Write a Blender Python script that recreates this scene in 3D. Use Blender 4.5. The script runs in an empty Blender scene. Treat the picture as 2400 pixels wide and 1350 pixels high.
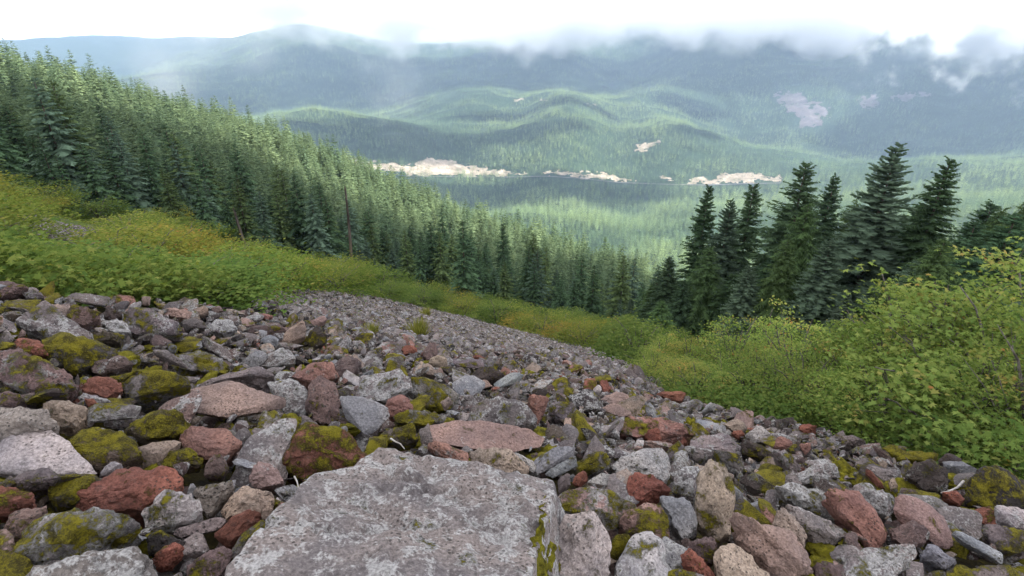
import bpy, bmesh, math, random
import numpy as np
from mathutils import Vector, Matrix

# ------------------------------------------------------------------ camera, sky, sun, exposure
SC = bpy.context.scene
F_PX = 1333.0                       # focal length in photograph pixels (20 mm on a 36 mm frame)
PITCH = math.radians(25.5)          # the camera looks down into the valley
CP, SP = math.cos(PITCH), math.sin(PITCH)
cam_data = bpy.data.cameras.new('camera')
cam_data.sensor_width = 36.0
cam_data.lens = F_PX * 36.0 / 2400.0
cam_data.clip_start = 0.05
cam_data.clip_end = 60000.0
cam = bpy.data.objects.new('camera', cam_data)
SC.collection.objects.link(cam)
cam.location = (0, 0, 0)
cam.rotation_euler = (math.pi / 2 - PITCH, 0, 0)
SC.camera = cam

SUN_EL, SUN_AZ = math.radians(44), math.radians(112)   # azimuth from +Y towards +X
world = bpy.data.worlds.new('World')
SC.world = world
world.use_nodes = True
wn, wl = world.node_tree.nodes, world.node_tree.links
wn.clear()
w_out = wn.new('ShaderNodeOutputWorld')
w_bg = wn.new('ShaderNodeBackground')
w_sky = wn.new('ShaderNodeTexSky')
w_sky.sky_type = 'NISHITA'
w_sky.sun_disc = False
w_sky.sun_elevation = SUN_EL
w_sky.sun_rotation = SUN_AZ
w_sky.altitude = 1200
w_sky.dust_density = 3.0
w_bg.inputs['Strength'].default_value = 0.085
# broken cloud cover: soft white cloud over the clear sky
w_co = wn.new('ShaderNodeTexCoord')
w_map = wn.new('ShaderNodeMapping')
w_map.inputs['Scale'].default_value = (1.0, 1.0, 4.0)
w_map.inputs['Location'].default_value = (0.35, 0.6, 0.0)
w_nz = wn.new('ShaderNodeTexNoise')
w_nz.inputs['Scale'].default_value = 2.6
w_nz.inputs['Detail'].default_value = 7
w_nz.inputs['Roughness'].default_value = 0.55
w_rp = wn.new('ShaderNodeMapRange')
w_rp.inputs['From Min'].default_value = 0.30
w_rp.inputs['From Max'].default_value = 0.62
w_rp.inputs['To Min'].default_value = 0.85
w_rp.inputs['To Max'].default_value = 1.0
w_mx = wn.new('ShaderNodeMix')
w_mx.data_type = 'RGBA'
wl.new(w_co.outputs['Generated'], w_map.inputs['Vector'])
wl.new(w_map.outputs['Vector'], w_nz.inputs['Vector'])
wl.new(w_nz.outputs['Fac'], w_rp.inputs['Value'])
wl.new(w_rp.outputs['Result'], w_mx.inputs['Factor'])
wl.new(w_sky.outputs['Color'], w_mx.inputs['A'])
w_nz2 = wn.new('ShaderNodeTexNoise')            # grey and white parts of the cloud sheet
w_nz2.inputs['Scale'].default_value = 4.5
w_nz2.inputs['Detail'].default_value = 6
w_cl = wn.new('ShaderNodeMix')
w_cl.data_type = 'RGBA'
w_cr = wn.new('ShaderNodeMapRange')
w_cr.inputs['From Min'].default_value = 0.36
w_cr.inputs['From Max'].default_value = 0.60
wl.new(w_map.outputs['Vector'], w_nz2.inputs['Vector'])
wl.new(w_nz2.outputs['Fac'], w_cr.inputs['Value'])
wl.new(w_cr.outputs['Result'], w_cl.inputs['Factor'])
w_cl.inputs['A'].default_value = (2.3, 2.5, 2.85, 1)
w_cl.inputs['B'].default_value = (12.0, 12.2, 12.4, 1)
wl.new(w_cl.outputs['Result'], w_mx.inputs['B'])
wl.new(w_mx.outputs['Result'], w_bg.inputs['Color'])
wl.new(w_bg.outputs['Background'], w_out.inputs['Surface'])

sun_data = bpy.data.lights.new('sun', 'SUN')
sun_data.energy = 5.0
sun_data.angle = math.radians(2)
sun_data.color = (1.0, 0.955, 0.88)
sun = bpy.data.objects.new('sun', sun_data)
SC.collection.objects.link(sun)
sun_dir = Vector((math.sin(SUN_AZ) * math.cos(SUN_EL), math.cos(SUN_AZ) * math.cos(SUN_EL), math.sin(SUN_EL)))
sun.rotation_euler = sun_dir.to_track_quat('Z', 'Y').to_euler()

vs = SC.view_settings
vs.view_transform = 'Standard'
vs.look = 'None'
vs.exposure = 1.72
vs.gamma = 1.0
vs.use_curve_mapping = False
SC.cycles.use_denoising = True
SC.cycles.max_bounces = 8
SC.cycles.diffuse_bounces = 3
SC.cycles.glossy_bounces = 1
SC.cycles.transmission_bounces = 2
SC.cycles.transparent_max_bounces = 8
SC.cycles.volume_bounces = 5
SC.cycles.use_adaptive_sampling = True

rng = np.random.default_rng(7)

# ------------------------------------------------------------------ pixel / ground helpers
def ray(px, py):
    X = px - 1200.0
    U = 675.0 - py
    return X, F_PX * CP + U * SP, -F_PX * SP + U * CP

def azel(px, py):
    X, Y, Z = ray(px, py)
    return math.atan2(X, Y), Z / math.hypot(X, Y)

def project(x, y, z):
    f = y * CP - z * SP
    u = y * SP + z * CP
    f = np.where(f < 0.05, 0.05, f)
    return 1200 + F_PX * x / f, 675 - F_PX * u / f

def _hash(i, j, k, seed):
    h = (i * 374761393 + j * 668265263 + k * 2147483647 + seed * 974711) & 0xffffffff
    h = ((h ^ (h >> 13)) * 1274126177) & 0xffffffff
    h = ((h ^ (h >> 16)) * 2246822519) & 0xffffffff
    return ((h ^ (h >> 15)) & 0xffff) / 65535.0

def vnoise(p, seed=0):
    p = np.asarray(p, float)
    fl = np.floor(p).astype(np.int64)
    f = p - fl
    w = f * f * (3 - 2 * f)
    out = 0
    for di in (0, 1):
        for dj in (0, 1):
            for dk in (0, 1):
                wt = (w[:, 0] if di else 1 - w[:, 0]) * (w[:, 1] if dj else 1 - w[:, 1]) * (w[:, 2] if dk else 1 - w[:, 2])
                out = out + wt * _hash(fl[:, 0] + di, fl[:, 1] + dj, fl[:, 2] + dk, seed)
    return out * 2 - 1

def fbm(p, seed=0, octaves=4, rough=0.5):
    p = np.asarray(p, float)
    out = np.zeros(len(p))
    a = 1.0
    for o in range(octaves):
        out += a * vnoise(p * (2.03 ** o) + o * 17.3, seed + o)
        a *= rough
    return out

# ------------------------------------------------------------------ terrain from control points: (pixel x, pixel y, horizontal metres)
EYE, PA, PB = 1.65, -0.18, -0.33
CTRL = []
for _a in np.linspace(-1.1, 1.1, 9):
    for _r in (1.0, 1.8, 3.0):
        CTRL.append((_a, _r, (-EYE + (PA * math.sin(_a) + PB * math.cos(_a)) * _r) / _r))
GROUND = [
 (0,700,6.2),(150,700,6.8),(300,712,7.2),(450,722,8.),(600,738,9.),(800,775,9.5),(1000,805,10),(1200,835,10),(1400,870,10.5),(1530,915,11),(1700,955,9.5),(1900,1005,8),(2100,1060,6.8),(2400,1130,5.4),
 (0,900,3.9),(600,900,4.9),(1200,950,5.),(1700,1080,5.0),
 # lower talus
 (620,708,20),(800,745,18),(1000,785,17),(1200,815,17),(1400,850,17),(1500,870,18),
 (620,690,45),(720,690,52),(850,700,58),(1000,728,52),(1240,785,38),(1400,830,30),
 # shrub slope
 (0,655,10),(200,670,11),(420,690,12),(560,705,14),(0,590,20),(300,630,22),(0,520,36),(250,560,40),(450,625,30),(450,590,55),(700,660,45),(0,470,60),(300,540,62),(600,600,70),(830,665,72),(1000,700,70),(1250,755,62),(1450,790,60),
 # forested spur
 (0,380,110),(400,480,115),(800,600,115),(1100,680,100),
 (0,300,200),(400,390,210),(800,520,200),(1100,620,180),(1400,700,140),
 (0,200,330),(300,275,340),(600,355,330),(800,425,320),(1000,515,300),(1200,590,260),(1500,680,190),
 (0,260,450),(400,400,450),(800,560,420),(1200,720,350),(1500,800,280),
 # right-hand slope
 (2400,1080,8),(2100,1030,9.5),(1900,980,11),(1700,945,13),(2400,1010,14),(2100,960,15),(1800,920,18),(2400,900,25),(2000,870,28),(1700,840,32),(2400,840,42),(2000,815,45),(1700,800,48),(1550,800,50),(2400,860,75),(1900,860,80),(1600,830,90),(2400,900,160),(1900,900,160),(2400,800,400),(1900,830,400),
 # bench above the valley
 (800,620,800),(1150,610,900),(1400,605,900),(1580,625,850),(1900,640,900),(2400,620,900),
 (1100,508,1350),(1250,500,1350),(1400,520,1280),(1580,565,1150),(1900,560,1150),(2400,520,1200),(800,520,1200),
 (1100,520,1600),(1300,515,1600),(1500,520,1550),
 # valley floor
 (700,450,1750),(1000,470,1750),(1300,475,1850),(1600,480,1800),(2000,470,1800),(2400,465,1800),
 (700,392,2250),(840,392,2280),(1000,408,2280),(1200,413,2280),(1450,424,2280),(1650,430,2280),(1830,426,2280),(2100,425,2250),(2400,420,2250),
 (400,330,2400),(0,300,2400),
 # hill above the road
 (620,300,2750),(800,296,2850),(950,290,2900),(1200,283,2950),(1400,272,2950),(1550,285,2900),(1700,318,2850),(1850,365,2750),(1950,385,2750),(2150,375,2900),(2400,368,2950),
 (1200,310,3250),(1450,300,3250),(950,300,3200),(1700,345,3200),(2150,365,3400),(2400,355,3400),
 (600,300,2950),(720,248,3150),(820,258,3150),(900,280,3100),(500,290,3100),
 (980,278,3500),(1090,245,3650),(1170,212,3750),(1320,205,3800),(1450,240,3700),(800,290,3500),
 (1200,230,4100),(1400,240,4050),
 (1700,345,3500),(2000,352,3550),(2300,355,3600),
 (1800,270,3950),(2100,260,4000),(2400,270,4000),(1550,215,4200),
 (1500,192,4500),(1700,165,4600),(1880,136,4700),(2050,132,4700),(2200,155,4650),(2400,170,4500),
 (1500,200,5100),(1900,160,5200),(2300,160,5100),
 # mountains
 (1000,205,5000),(1250,195,5000),
 (850,190,5400),(1100,140,6000),(1300,90,6300),(1600,40,6500),(1900,-10,6600),(2200,-60,6600),(2400,-80,6400),
 (1100,110,7000),(1500,60,7500),(2000,20,7800),(2400,0,7800),(2400,20,10500),
 (300,265,4300),(500,270,4500),(330,185,6200),(540,138,6800),(620,95,7000),(700,62,7200),(760,66,7200),(850,95,7200),(1000,110,7200),
 (0,220,6000),(200,180,8500),(0,112,9500),(200,100,9800),(350,98,10000),(450,84,10500),(560,100,11000),(620,115,11000),
 (450,110,12500),(0,120,12500),(800,110,10000),(1200,100,10000),(2000,40,10000),
]
for _px, _py, _r in GROUND:
    _a, _e = azel(_px, _py)
    CTRL.append((_a, _r, _e))
_C = np.array(CTRL)
_U = np.c_[_C[:, 0], np.log(_C[:, 1]) * 0.4]

def _phi(d2):
    return np.sqrt(d2 + 0.01)

def _fit():
    n = len(_U)
    A = np.zeros((n + 3, n + 3))
    A[:n, :n] = _phi(((_U[:, None] - _U[None]) ** 2).sum(-1)) - np.eye(n) * 1e-3
    A[:n, n] = 1
    A[:n, n + 1:] = _U
    A[n:, :n] = A[:n, n:].T
    return np.linalg.solve(A, np.r_[_C[:, 2], 0, 0, 0])

_W = _fit()

# heights are read from a fine table over (azimuth, log distance)
_TA, _TR = np.linspace(-1.25, 1.25, 420), np.linspace(math.log(0.8), math.log(14500), 560)
def _table():
    A, R = np.meshgrid(_TA, _TR, indexing='ij')
    q = np.c_[A.ravel(), R.ravel() * 0.4]
    n = len(_U)
    out = np.empty(len(q))
    u2 = (_U ** 2).sum(1)
    for i in range(0, len(q), 30000):
        qq = q[i:i + 30000]
        d2 = np.maximum((qq ** 2).sum(1)[:, None] + u2[None] - 2 * qq @ _U.T, 0)
        out[i:i + 30000] = _phi(d2) @ _W[:n] + _W[n] + qq @ _W[n + 1:]
    return out.reshape(A.shape)
_T = _table()

def ground_z(x, y):
    """Height of the land under (x, y); the camera is at the origin."""
    x = np.atleast_1d(np.asarray(x, float))
    y = np.atleast_1d(np.asarray(y, float))
    r = np.maximum(np.hypot(x, y), 0.8)
    fa = np.clip((np.arctan2(x, y) + 1.25) / 2.5, 0, 1) * (len(_TA) - 1.001)
    fr = np.clip((np.log(r) - _TR[0]) / (_TR[-1] - _TR[0]), 0, 1) * (len(_TR) - 1.001)
    ia, ir = fa.astype(int), fr.astype(int)
    fa, fr = fa - ia, fr - ir
    e = (_T[ia, ir] * (1 - fr) + _T[ia, ir + 1] * fr) * (1 - fa) + (_T[ia + 1, ir] * (1 - fr) + _T[ia + 1, ir + 1] * fr) * fa
    z = e * r
    far = r > 60
    if far.any():
        rf = r[far]
        p = np.c_[x[far], y[far], np.zeros(len(rf))]
        rel = np.clip((rf - 700) / 1500, 0, 1)
        dz = rel * 9 * fbm(p / 260.0, 3, 3)
        k = rf > 2350                        # gullies and ribs on the hills
        if k.any():
            q = np.clip((rf[k] - 2350) / 350, 0, 1)
            dz[k] += q * (11 - 26 * np.abs(fbm(p[k] / 230.0 + 4, 14, 3)) ** 0.8)
        k = rf > 3000
        if k.any():
            dz[k] += np.clip((rf[k] - 3000) / 3000, 0, 1) * 26 * fbm(p[k] / 700.0, 9, 4)
        k = rf < 1200
        if k.any():
            dz[k] += np.clip((rf[k] - 60) / 200, 0, 1) * (1 - np.clip((rf[k] - 700) / 500, 0, 1)) * 2.2 * fbm(p[k] / 42.0, 5, 3)
        z[far] += dz
        z = np.where(z > 120, 120 + 140 * np.tanh((z - 120) / 140), z)
    return z

def hit(px, py, r0=1.0, r1=16000.0, n=700):
    """First point where the ray through a photograph pixel meets the land."""
    az, e = azel(px, py)
    r = np.exp(np.linspace(math.log(r0), math.log(r1), n))
    z = ground_z(np.sin(az) * r, np.cos(az) * r)
    k = np.nonzero(z >= e * r)[0]
    if len(k) == 0:
        rr = r[-1]
    else:
        k = k[0]
        if k == 0:
            rr = r[0]
        else:
            d0 = e * r[k - 1] - z[k - 1]
            d1 = e * r[k] - z[k]
            rr = r[k - 1] + (r[k] - r[k - 1]) * d0 / (d0 - d1)
    return np.array([math.sin(az) * rr, math.cos(az) * rr, e * rr])

def at_depth(px, py, d):
    X, Y, Z = ray(px, py)
    return np.array([X, Y, Z]) * (d / F_PX)

def depth_of(p):
    return p[1] * CP - p[2] * SP

def inside(px, py, poly):
    px = np.asarray(px, float)
    py = np.asarray(py, float)
    res = np.zeros(px.shape, bool)
    n = len(poly)
    for i in range(n):
        x0, y0 = poly[i]
        x1, y1 = poly[(i + 1) % n]
        c = ((y0 > py) != (y1 > py)) & (px < (x1 - x0) * (py - y0) / (y1 - y0 + 1e-9) + x0)
        res ^= c
    return res

# ------------------------------------------------------------------ mesh / object / material helpers
def new_mesh(name, verts, faces, mat=None, smooth=False, attrs=None, sharp=0):
    """faces: array (n,3) or (n,4); attrs: {name: (domain, type, flat array)}"""
    me = bpy.data.meshes.new(name)
    verts = np.asarray(verts, np.float32)
    faces = np.asarray(faces, np.int32)
    k = faces.shape[1]
    me.vertices.add(len(verts))
    me.vertices.foreach_set('co', verts.ravel())
    me.loops.add(faces.size)
    me.loops.foreach_set('vertex_index', faces.ravel())
    me.polygons.add(len(faces))
    me.polygons.foreach_set('loop_start', np.arange(0, faces.size, k, dtype=np.int32))
    if smooth:
        me.polygons.foreach_set('use_smooth', np.ones(len(faces), bool))
    me.update(calc_edges=True)
    if sharp:
        me.set_sharp_from_angle(angle=math.radians(sharp))
    for an, (dom, typ, arr) in (attrs or {}).items():
        at = me.attributes.new(an, typ, dom)
        at.data.foreach_set('color' if 'COLOR' in typ else ('vector' if 'VECTOR' in typ else 'value'), np.asarray(arr, np.float32).ravel() if typ != 'INT' else np.asarray(arr, np.int32).ravel())
    if mat:
        me.materials.append(mat)
    me.validate(clean_customdata=False)
    return me

def add_obj(name, data, parent=None, loc=None, label=None, category=None, group=None, kind=None):
    o = bpy.data.objects.new(name, data)
    SC.collection.objects.link(o)
    if parent is not None:
        o.parent = parent
    if loc is not None:
        o.location = loc
    for k, v in (('label', label), ('category', category), ('group', group), ('kind', kind)):
        if v:
            o[k] = v
    return o

class NT:
    """Tiny node-tree writer."""
    def __init__(self, name):
        self.mat = bpy.data.materials.new(name)
        self.mat.use_nodes = True
        self.t = self.mat.node_tree
        self.t.nodes.clear()
        self.out = self.t.nodes.new('ShaderNodeOutputMaterial')

    def n(self, typ, _in=None, **props):
        nd = self.t.nodes.new('ShaderNode' + typ)
        for k, v in props.items():
            setattr(nd, k, v)
        for k, v in (_in or {}).items():
            s = nd.inputs[k]
            if hasattr(v, 'is_linked') or hasattr(v, 'links'):
                self.t.links.new(v, s)
            else:
                s.default_value = v
        return nd

    def math(self, op, a, b=0.0, c=None, clamp=False):
        nd = self.t.nodes.new('ShaderNodeMath')
        nd.operation = op
        nd.use_clamp = clamp
        for i, v in enumerate((a, b, c)):
            if v is None:
                continue
            if hasattr(v, 'links'):
                self.t.links.new(v, nd.inputs[i])
            else:
                nd.inputs[i].default_value = v
        return nd.outputs[0]

    def mix(self, fac, a, b, mode='MIX'):
        nd = self.t.nodes.new('ShaderNodeMix')
        nd.data_type = 'RGBA'
        nd.blend_type = mode
        nd.clamp_factor = True
        for key, v in (('Factor', fac), ('A', a), ('B', b)):
            s = [i for i in nd.inputs if i.name == key and (i.type == 'VALUE' if key == 'Factor' else i.type == 'RGBA')][0]
            if hasattr(v, 'links'):
                self.t.links.new(v, s)
            else:
                s.default_value = v if key == 'Factor' else (tuple(v) + (1,) if len(v) == 3 else v)
        return [o for o in nd.outputs if o.type == 'RGBA'][0]

    def ramp(self, v, a, b, lo=0.0, hi=1.0, smooth=True):
        nd = self.t.nodes.new('ShaderNodeMapRange')
        nd.interpolation_type = 'SMOOTHSTEP' if smooth else 'LINEAR'
        for i, x in enumerate((v, a, b, lo, hi)):
            if hasattr(x, 'links'):
                self.t.links.new(x, nd.inputs[i])
            else:
                nd.inputs[i].default_value = x
        return nd.outputs[0]

    def noise(self, vec, scale, detail=4, rough=0.55):
        nd = self.n('TexNoise', {'Scale': scale, 'Detail': detail, 'Roughness': rough})
        if vec is not None:
            self.t.links.new(vec, nd.inputs['Vector'])
        return nd.outputs['Fac']

    def done(self, shader):
        self.t.links.new(shader, self.out.inputs['Surface'])
        return self.mat

    def principled(self, color, rough=0.9, normal=None, spec=0.2):
        nd = self.n('BsdfPrincipled', {'Roughness': rough, 'Specular IOR Level': spec})
        if hasattr(color, 'links'):
            self.t.links.new(color, nd.inputs['Base Color'])
        else:
            nd.inputs['Base Color'].default_value = tuple(color) + (1,)
        if normal is not None:
            self.t.links.new(normal, nd.inputs['Normal'])
        return nd.outputs[0]

MOSS_A, MOSS_B = (0.190, 0.160, 0.012), (0.040, 0.032, 0.008)


def rock_material(name, source):
    """source 'object': colour and moss come from the object; 'tint': from an instance or face attribute."""
    m = NT(name)
    geo = m.n('NewGeometry')
    if source == 'object':
        oi = m.n('ObjectInfo')
        base = oi.outputs['Color']
        rnd = oi.outputs['Random']
        moss = m.n('Attribute', attribute_type='OBJECT', attribute_name='moss').outputs['Fac']
        lich = m.n('Attribute', attribute_type='OBJECT', attribute_name='lichen').outputs['Fac']
    else:
        at = m.n('Attribute', attribute_type=source, attribute_name='tint')
        base = at.outputs['Color']
        rnd = None
        moss, lich = 0.30, 0.45
    pos = geo.outputs['Position']
    if rnd is not None:
        sh = m.math('MULTIPLY', rnd, 37.0)
        pos = m.n('VectorMath', {0: pos, 1: sh}, operation='ADD').outputs[0]
    big = m.noise(pos, 3.2, 3, 0.5)
    mid = m.noise(pos, 11.0, 7, 0.66)
    fine = m.noise(pos, 70.0, 4, 0.7)
    # stone: mottled warm/cool
    col = m.mix(m.ramp(big, 0.34, 0.66), m.mix(1.0, base, (0.72, 0.70, 0.74), 'MULTIPLY'), m.mix(1.0, base, (1.14, 1.05, 1.02), 'MULTIPLY'))
    col = m.mix(m.ramp(fine, 0.30, 0.75), m.mix(1.0, col, (0.62, 0.60, 0.60), 'MULTIPLY'), m.mix(1.0, col, (1.42, 1.40, 1.38), 'MULTIPLY'))
    # crusty pale lichen
    li_n = m.math('ADD', m.math('MULTIPLY', mid, 0.75), m.math('MULTIPLY', fine, 0.25))
    th = m.math('MULTIPLY_ADD', lich, -0.36, 0.665)
    li = m.ramp(li_n, th, m.math('ADD', th, 0.07))
    licol = m.mix(m.ramp(fine, 0.35, 0.65), (0.20, 0.188, 0.188), (0.38, 0.365, 0.36))
    col = m.mix(m.math('MULTIPLY', li, 0.85), col, licol)
    # dark blotches of black lichen and small pits
    mid2 = m.noise(pos, 17.0, 6, 0.7)
    dk = m.ramp(mid2, 0.555, 0.65)
    col = m.mix(m.math('MULTIPLY', dk, m.math('MULTIPLY_ADD', lich, 0.5, 0.25)), col, (0.045, 0.040, 0.038))
    vor = m.n('TexVoronoi', {'Vector': pos, 'Scale': 48.0, 'Randomness': 1.0}, feature='F1')
    pit = m.math('MULTIPLY', m.ramp(vor.outputs['Distance'], 0.30, 0.14), m.ramp(big, 0.42, 0.6))
    col = m.mix(m.math('MULTIPLY', pit, 0.75), col, (0.05, 0.045, 0.042))
    # moss
    nz = m.n('SeparateXYZ', {0: geo.outputs['Normal']}).outputs['Z']
    mo_n = m.noise(pos, 5.5, 8, 0.74)
    mo_v = m.math('ADD', mo_n, m.math('MULTIPLY', m.math('SUBTRACT', fine, 0.5), 0.22))
    mo_v = m.math('MULTIPLY_ADD', nz, 0.035, mo_v)
    mth = m.math('MULTIPLY_ADD', moss, -0.30, 0.655)
    mo = m.ramp(mo_v, mth, m.math('ADD', mth, 0.085))
    mofine = m.noise(pos, 130.0, 3, 0.7)
    mocol = m.mix(m.ramp(m.math('ADD', m.math('MULTIPLY', m.noise(pos, 14.0, 4, 0.6), 0.55), m.math('MULTIPLY', mofine, 0.45)), 0.38, 0.60), MOSS_B, MOSS_A)
    col = m.mix(mo, col, mocol)
    h = m.math('ADD', m.math('MULTIPLY', mid, 0.75), m.math('MULTIPLY', fine, 0.28))
    h = m.math('SUBTRACT', h, m.math('MULTIPLY', pit, 0.25))
    h = m.math('ADD', h, m.math('MULTIPLY', mo, m.math('MULTIPLY_ADD', mofine, 0.6, 0.15)))
    bump = m.n('Bump', {'Strength': 1.0, 'Distance': 0.034, 'Height': h})
    return m.done(m.principled(col, 0.92, bump.outputs['Normal'], 0.15))

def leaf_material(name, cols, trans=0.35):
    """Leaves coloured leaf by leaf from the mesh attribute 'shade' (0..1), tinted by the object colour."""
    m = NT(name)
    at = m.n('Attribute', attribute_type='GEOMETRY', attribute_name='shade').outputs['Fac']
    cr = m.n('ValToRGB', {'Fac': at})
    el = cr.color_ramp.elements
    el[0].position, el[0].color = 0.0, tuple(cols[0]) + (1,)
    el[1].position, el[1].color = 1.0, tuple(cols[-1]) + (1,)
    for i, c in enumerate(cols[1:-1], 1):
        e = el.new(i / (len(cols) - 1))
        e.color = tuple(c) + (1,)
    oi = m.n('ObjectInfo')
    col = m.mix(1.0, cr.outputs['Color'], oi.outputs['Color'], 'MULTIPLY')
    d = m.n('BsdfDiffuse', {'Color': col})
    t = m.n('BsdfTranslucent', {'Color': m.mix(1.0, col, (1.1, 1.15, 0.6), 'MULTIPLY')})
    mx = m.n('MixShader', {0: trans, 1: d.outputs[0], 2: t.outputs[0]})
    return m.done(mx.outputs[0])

def needle_material(name, source):
    m = NT(name)
    sh = m.n('Attribute', attribute_type='GEOMETRY', attribute_name='shade').outputs['Fac']
    if source == 'object':
        base = m.n('ObjectInfo').outputs['Color']
    else:
        base = m.n('Attribute', attribute_type='INSTANCER', attribute_name='tint').outputs['Color']
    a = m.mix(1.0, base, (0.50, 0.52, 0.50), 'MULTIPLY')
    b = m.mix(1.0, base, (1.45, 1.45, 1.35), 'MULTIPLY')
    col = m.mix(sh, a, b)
    d = m.n('BsdfDiffuse', {'Color': col})
    t = m.n('BsdfTranslucent', {'Color': col})
    mx = m.n('MixShader', {0: 0.2, 1: d.outputs[0], 2: t.outputs[0]})
    return m.done(mx.outputs[0])

def bark_material(name, a, b, sc=6.0):
    m = NT(name)
    pos = m.n('NewGeometry').outputs['Position']
    mp = m.n('Mapping', {'Vector': pos, 'Scale': (1, 1, 0.25)})
    f = m.noise(mp.outputs[0], sc, 6, 0.65)
    col = m.mix(m.ramp(f, 0.35, 0.65), a, b)
    bump = m.n('Bump', {'Strength': 0.8, 'Distance': 0.03, 'Height': f})
    return m.done(m.principled(col, 0.95, bump.outputs['Normal'], 0.1))

def soil_material(name, cols, sc, bump_d=0.05):
    m = NT(name)
    pos = m.n('NewGeometry').outputs['Position']
    a = m.noise(pos, sc, 6, 0.62)
    b = m.noise(pos, sc * 7, 5, 0.7)
    f = m.math('ADD', m.math('MULTIPLY', a, 0.65), m.math('MULTIPLY', b, 0.35))
    col = m.mix(m.ramp(f, 0.36, 0.52), cols[0], cols[1])
    col = m.mix(m.ramp(f, 0.52, 0.62), col, cols[2])
    bp = m.n('Bump', {'Strength': 1.0, 'Distance': bump_d, 'Height': f})
    return m.done(m.principled(col, 0.95, bp.outputs['Normal'], 0.1))

M_ROCK = rock_material('talus_stone', 'object')
M_ROCK_T = rock_material('talus_stone_small', 'INSTANCER')
M_NEEDLE = needle_material('conifer_needles', 'object')
M_NEEDLE_T = needle_material('conifer_needles_far', 'INSTANCER')
M_BARK = bark_material('conifer_bark', (0.045, 0.034, 0.028), (0.12, 0.095, 0.08))
M_SOIL = soil_material('mossy_ground', [(0.012, 0.010, 0.008), (0.035, 0.028, 0.012), (0.11, 0.09, 0.012)], 4.0)
M_SLOPE = soil_material('slope_ground', [(0.03, 0.045, 0.012), (0.06, 0.085, 0.02), (0.11, 0.105, 0.03)], 0.6)
M_FOREST = soil_material('forest_floor', [(0.012, 0.022, 0.012), (0.018, 0.034, 0.018), (0.03, 0.05, 0.025)], 0.02, 2.0)

# ------------------------------------------------------------------ instanced masses (stuff only): one object, geometry nodes
def scatter_mass(name, pts, rotz, scale, idx, tint, sources, label, category):
    n = len(pts)
    me = bpy.data.meshes.new(name)
    me.vertices.add(n)
    me.vertices.foreach_set('co', np.asarray(pts, np.float32).ravel())
    for an, typ, arr, key in (('turn', 'FLOAT_VECTOR', rotz, 'vector'), ('size', 'FLOAT_VECTOR', scale, 'vector'), ('pick', 'INT', idx, 'value'), ('tint', 'FLOAT_COLOR', tint, 'color')):
        at = me.attributes.new(an, typ, 'POINT')
        at.data.foreach_set(key, np.asarray(arr, np.int32 if typ == 'INT' else np.float32).ravel())
    o = add_obj(name, me, label=label, category=category, kind='stuff')
    col = bpy.data.collections.new(name + '_sources')
    for s in sources:
        col.objects.link(s)
    ng = bpy.data.node_groups.new(name + '_scatter', 'GeometryNodeTree')
    ng.interface.new_socket('Geometry', in_out='INPUT', socket_type='NodeSocketGeometry')
    ng.interface.new_socket('Geometry', in_out='OUTPUT', socket_type='NodeSocketGeometry')
    N, L = ng.nodes, ng.links
    gi, go = N.new('NodeGroupInput'), N.new('NodeGroupOutput')
    ci = N.new('GeometryNodeCollectionInfo')
    ci.inputs['Collection'].default_value = col
    ci.inputs['Separate Children'].default_value = True
    ci.inputs['Reset Children'].default_value = True
    ip = N.new('GeometryNodeInstanceOnPoints')
    ip.inputs['Pick Instance'].default_value = True
    def attr(nm, dt):
        a = N.new('GeometryNodeInputNamedAttribute')
        a.data_type = dt
        a.inputs['Name'].default_value = nm
        return a.outputs['Attribute']
    e2r = N.new('FunctionNodeEulerToRotation')
    L.new(attr('turn', 'FLOAT_VECTOR'), e2r.inputs[0])
    L.new(gi.outputs[0], ip.inputs['Points'])
    L.new(ci.outputs[0], ip.inputs['Instance'])
    L.new(attr('pick', 'INT'), ip.inputs['Instance Index'])
    L.new(e2r.outputs[0], ip.inputs['Rotation'])
    L.new(attr('size', 'FLOAT_VECTOR'), ip.inputs['Scale'])
    L.new(ip.outputs[0], go.inputs[0])
    md = o.modifiers.new('scatter', 'NODES')
    md.node_group = ng
    return o

def source_obj(name, me):
    return bpy.data.objects.new(name, me)       # linked only to the scatter's own collection

# ------------------------------------------------------------------ the land
def land(name, r0, r1, nr, na, mat, sink=0.0, rough=0.0, azm=1.25):
    a = np.linspace(-azm, azm, na)
    r = np.exp(np.linspace(math.log(r0), math.log(r1), nr))
    A, R = np.meshgrid(a, r, indexing='ij')
    x, y = (np.sin(A) * R).ravel(), (np.cos(A) * R).ravel()
    z = ground_z(x, y) - sink * np.clip((16.0 - R.ravel()) / 3.0, 0.0 if r1 > 20 else 1.0, 1.0)
    if rough:
        p = np.c_[x, y, 0 * x]
        z = z + rough * np.clip(R.ravel() / 3, 0.4, 1.5) * fbm(p * 2.3, 21, 3)
    i = np.arange(na * nr).reshape(na, nr)
    f = np.stack([i[:-1, :-1], i[:-1, 1:], i[1:, 1:], i[1:, :-1]], -1).reshape(-1, 4)
    return add_obj(name, new_mesh(name, np.c_[x, y, z], f, mat, True), kind='structure')

land('ground', 0.35, 13.0, 120, 300, M_SOIL, 0.32, 0.07)
land('slope', 9.5, 76.0, 100, 320, M_SLOPE, 0.50, 0.03)
land('hillside', 75.0, 720.0, 90, 320, M_FOREST)
land('valley', 710.0, 5200.0, 220, 420, M_FOREST)
land('mountains', 5150.0, 13000.0, 90, 420, M_FOREST)

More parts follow.
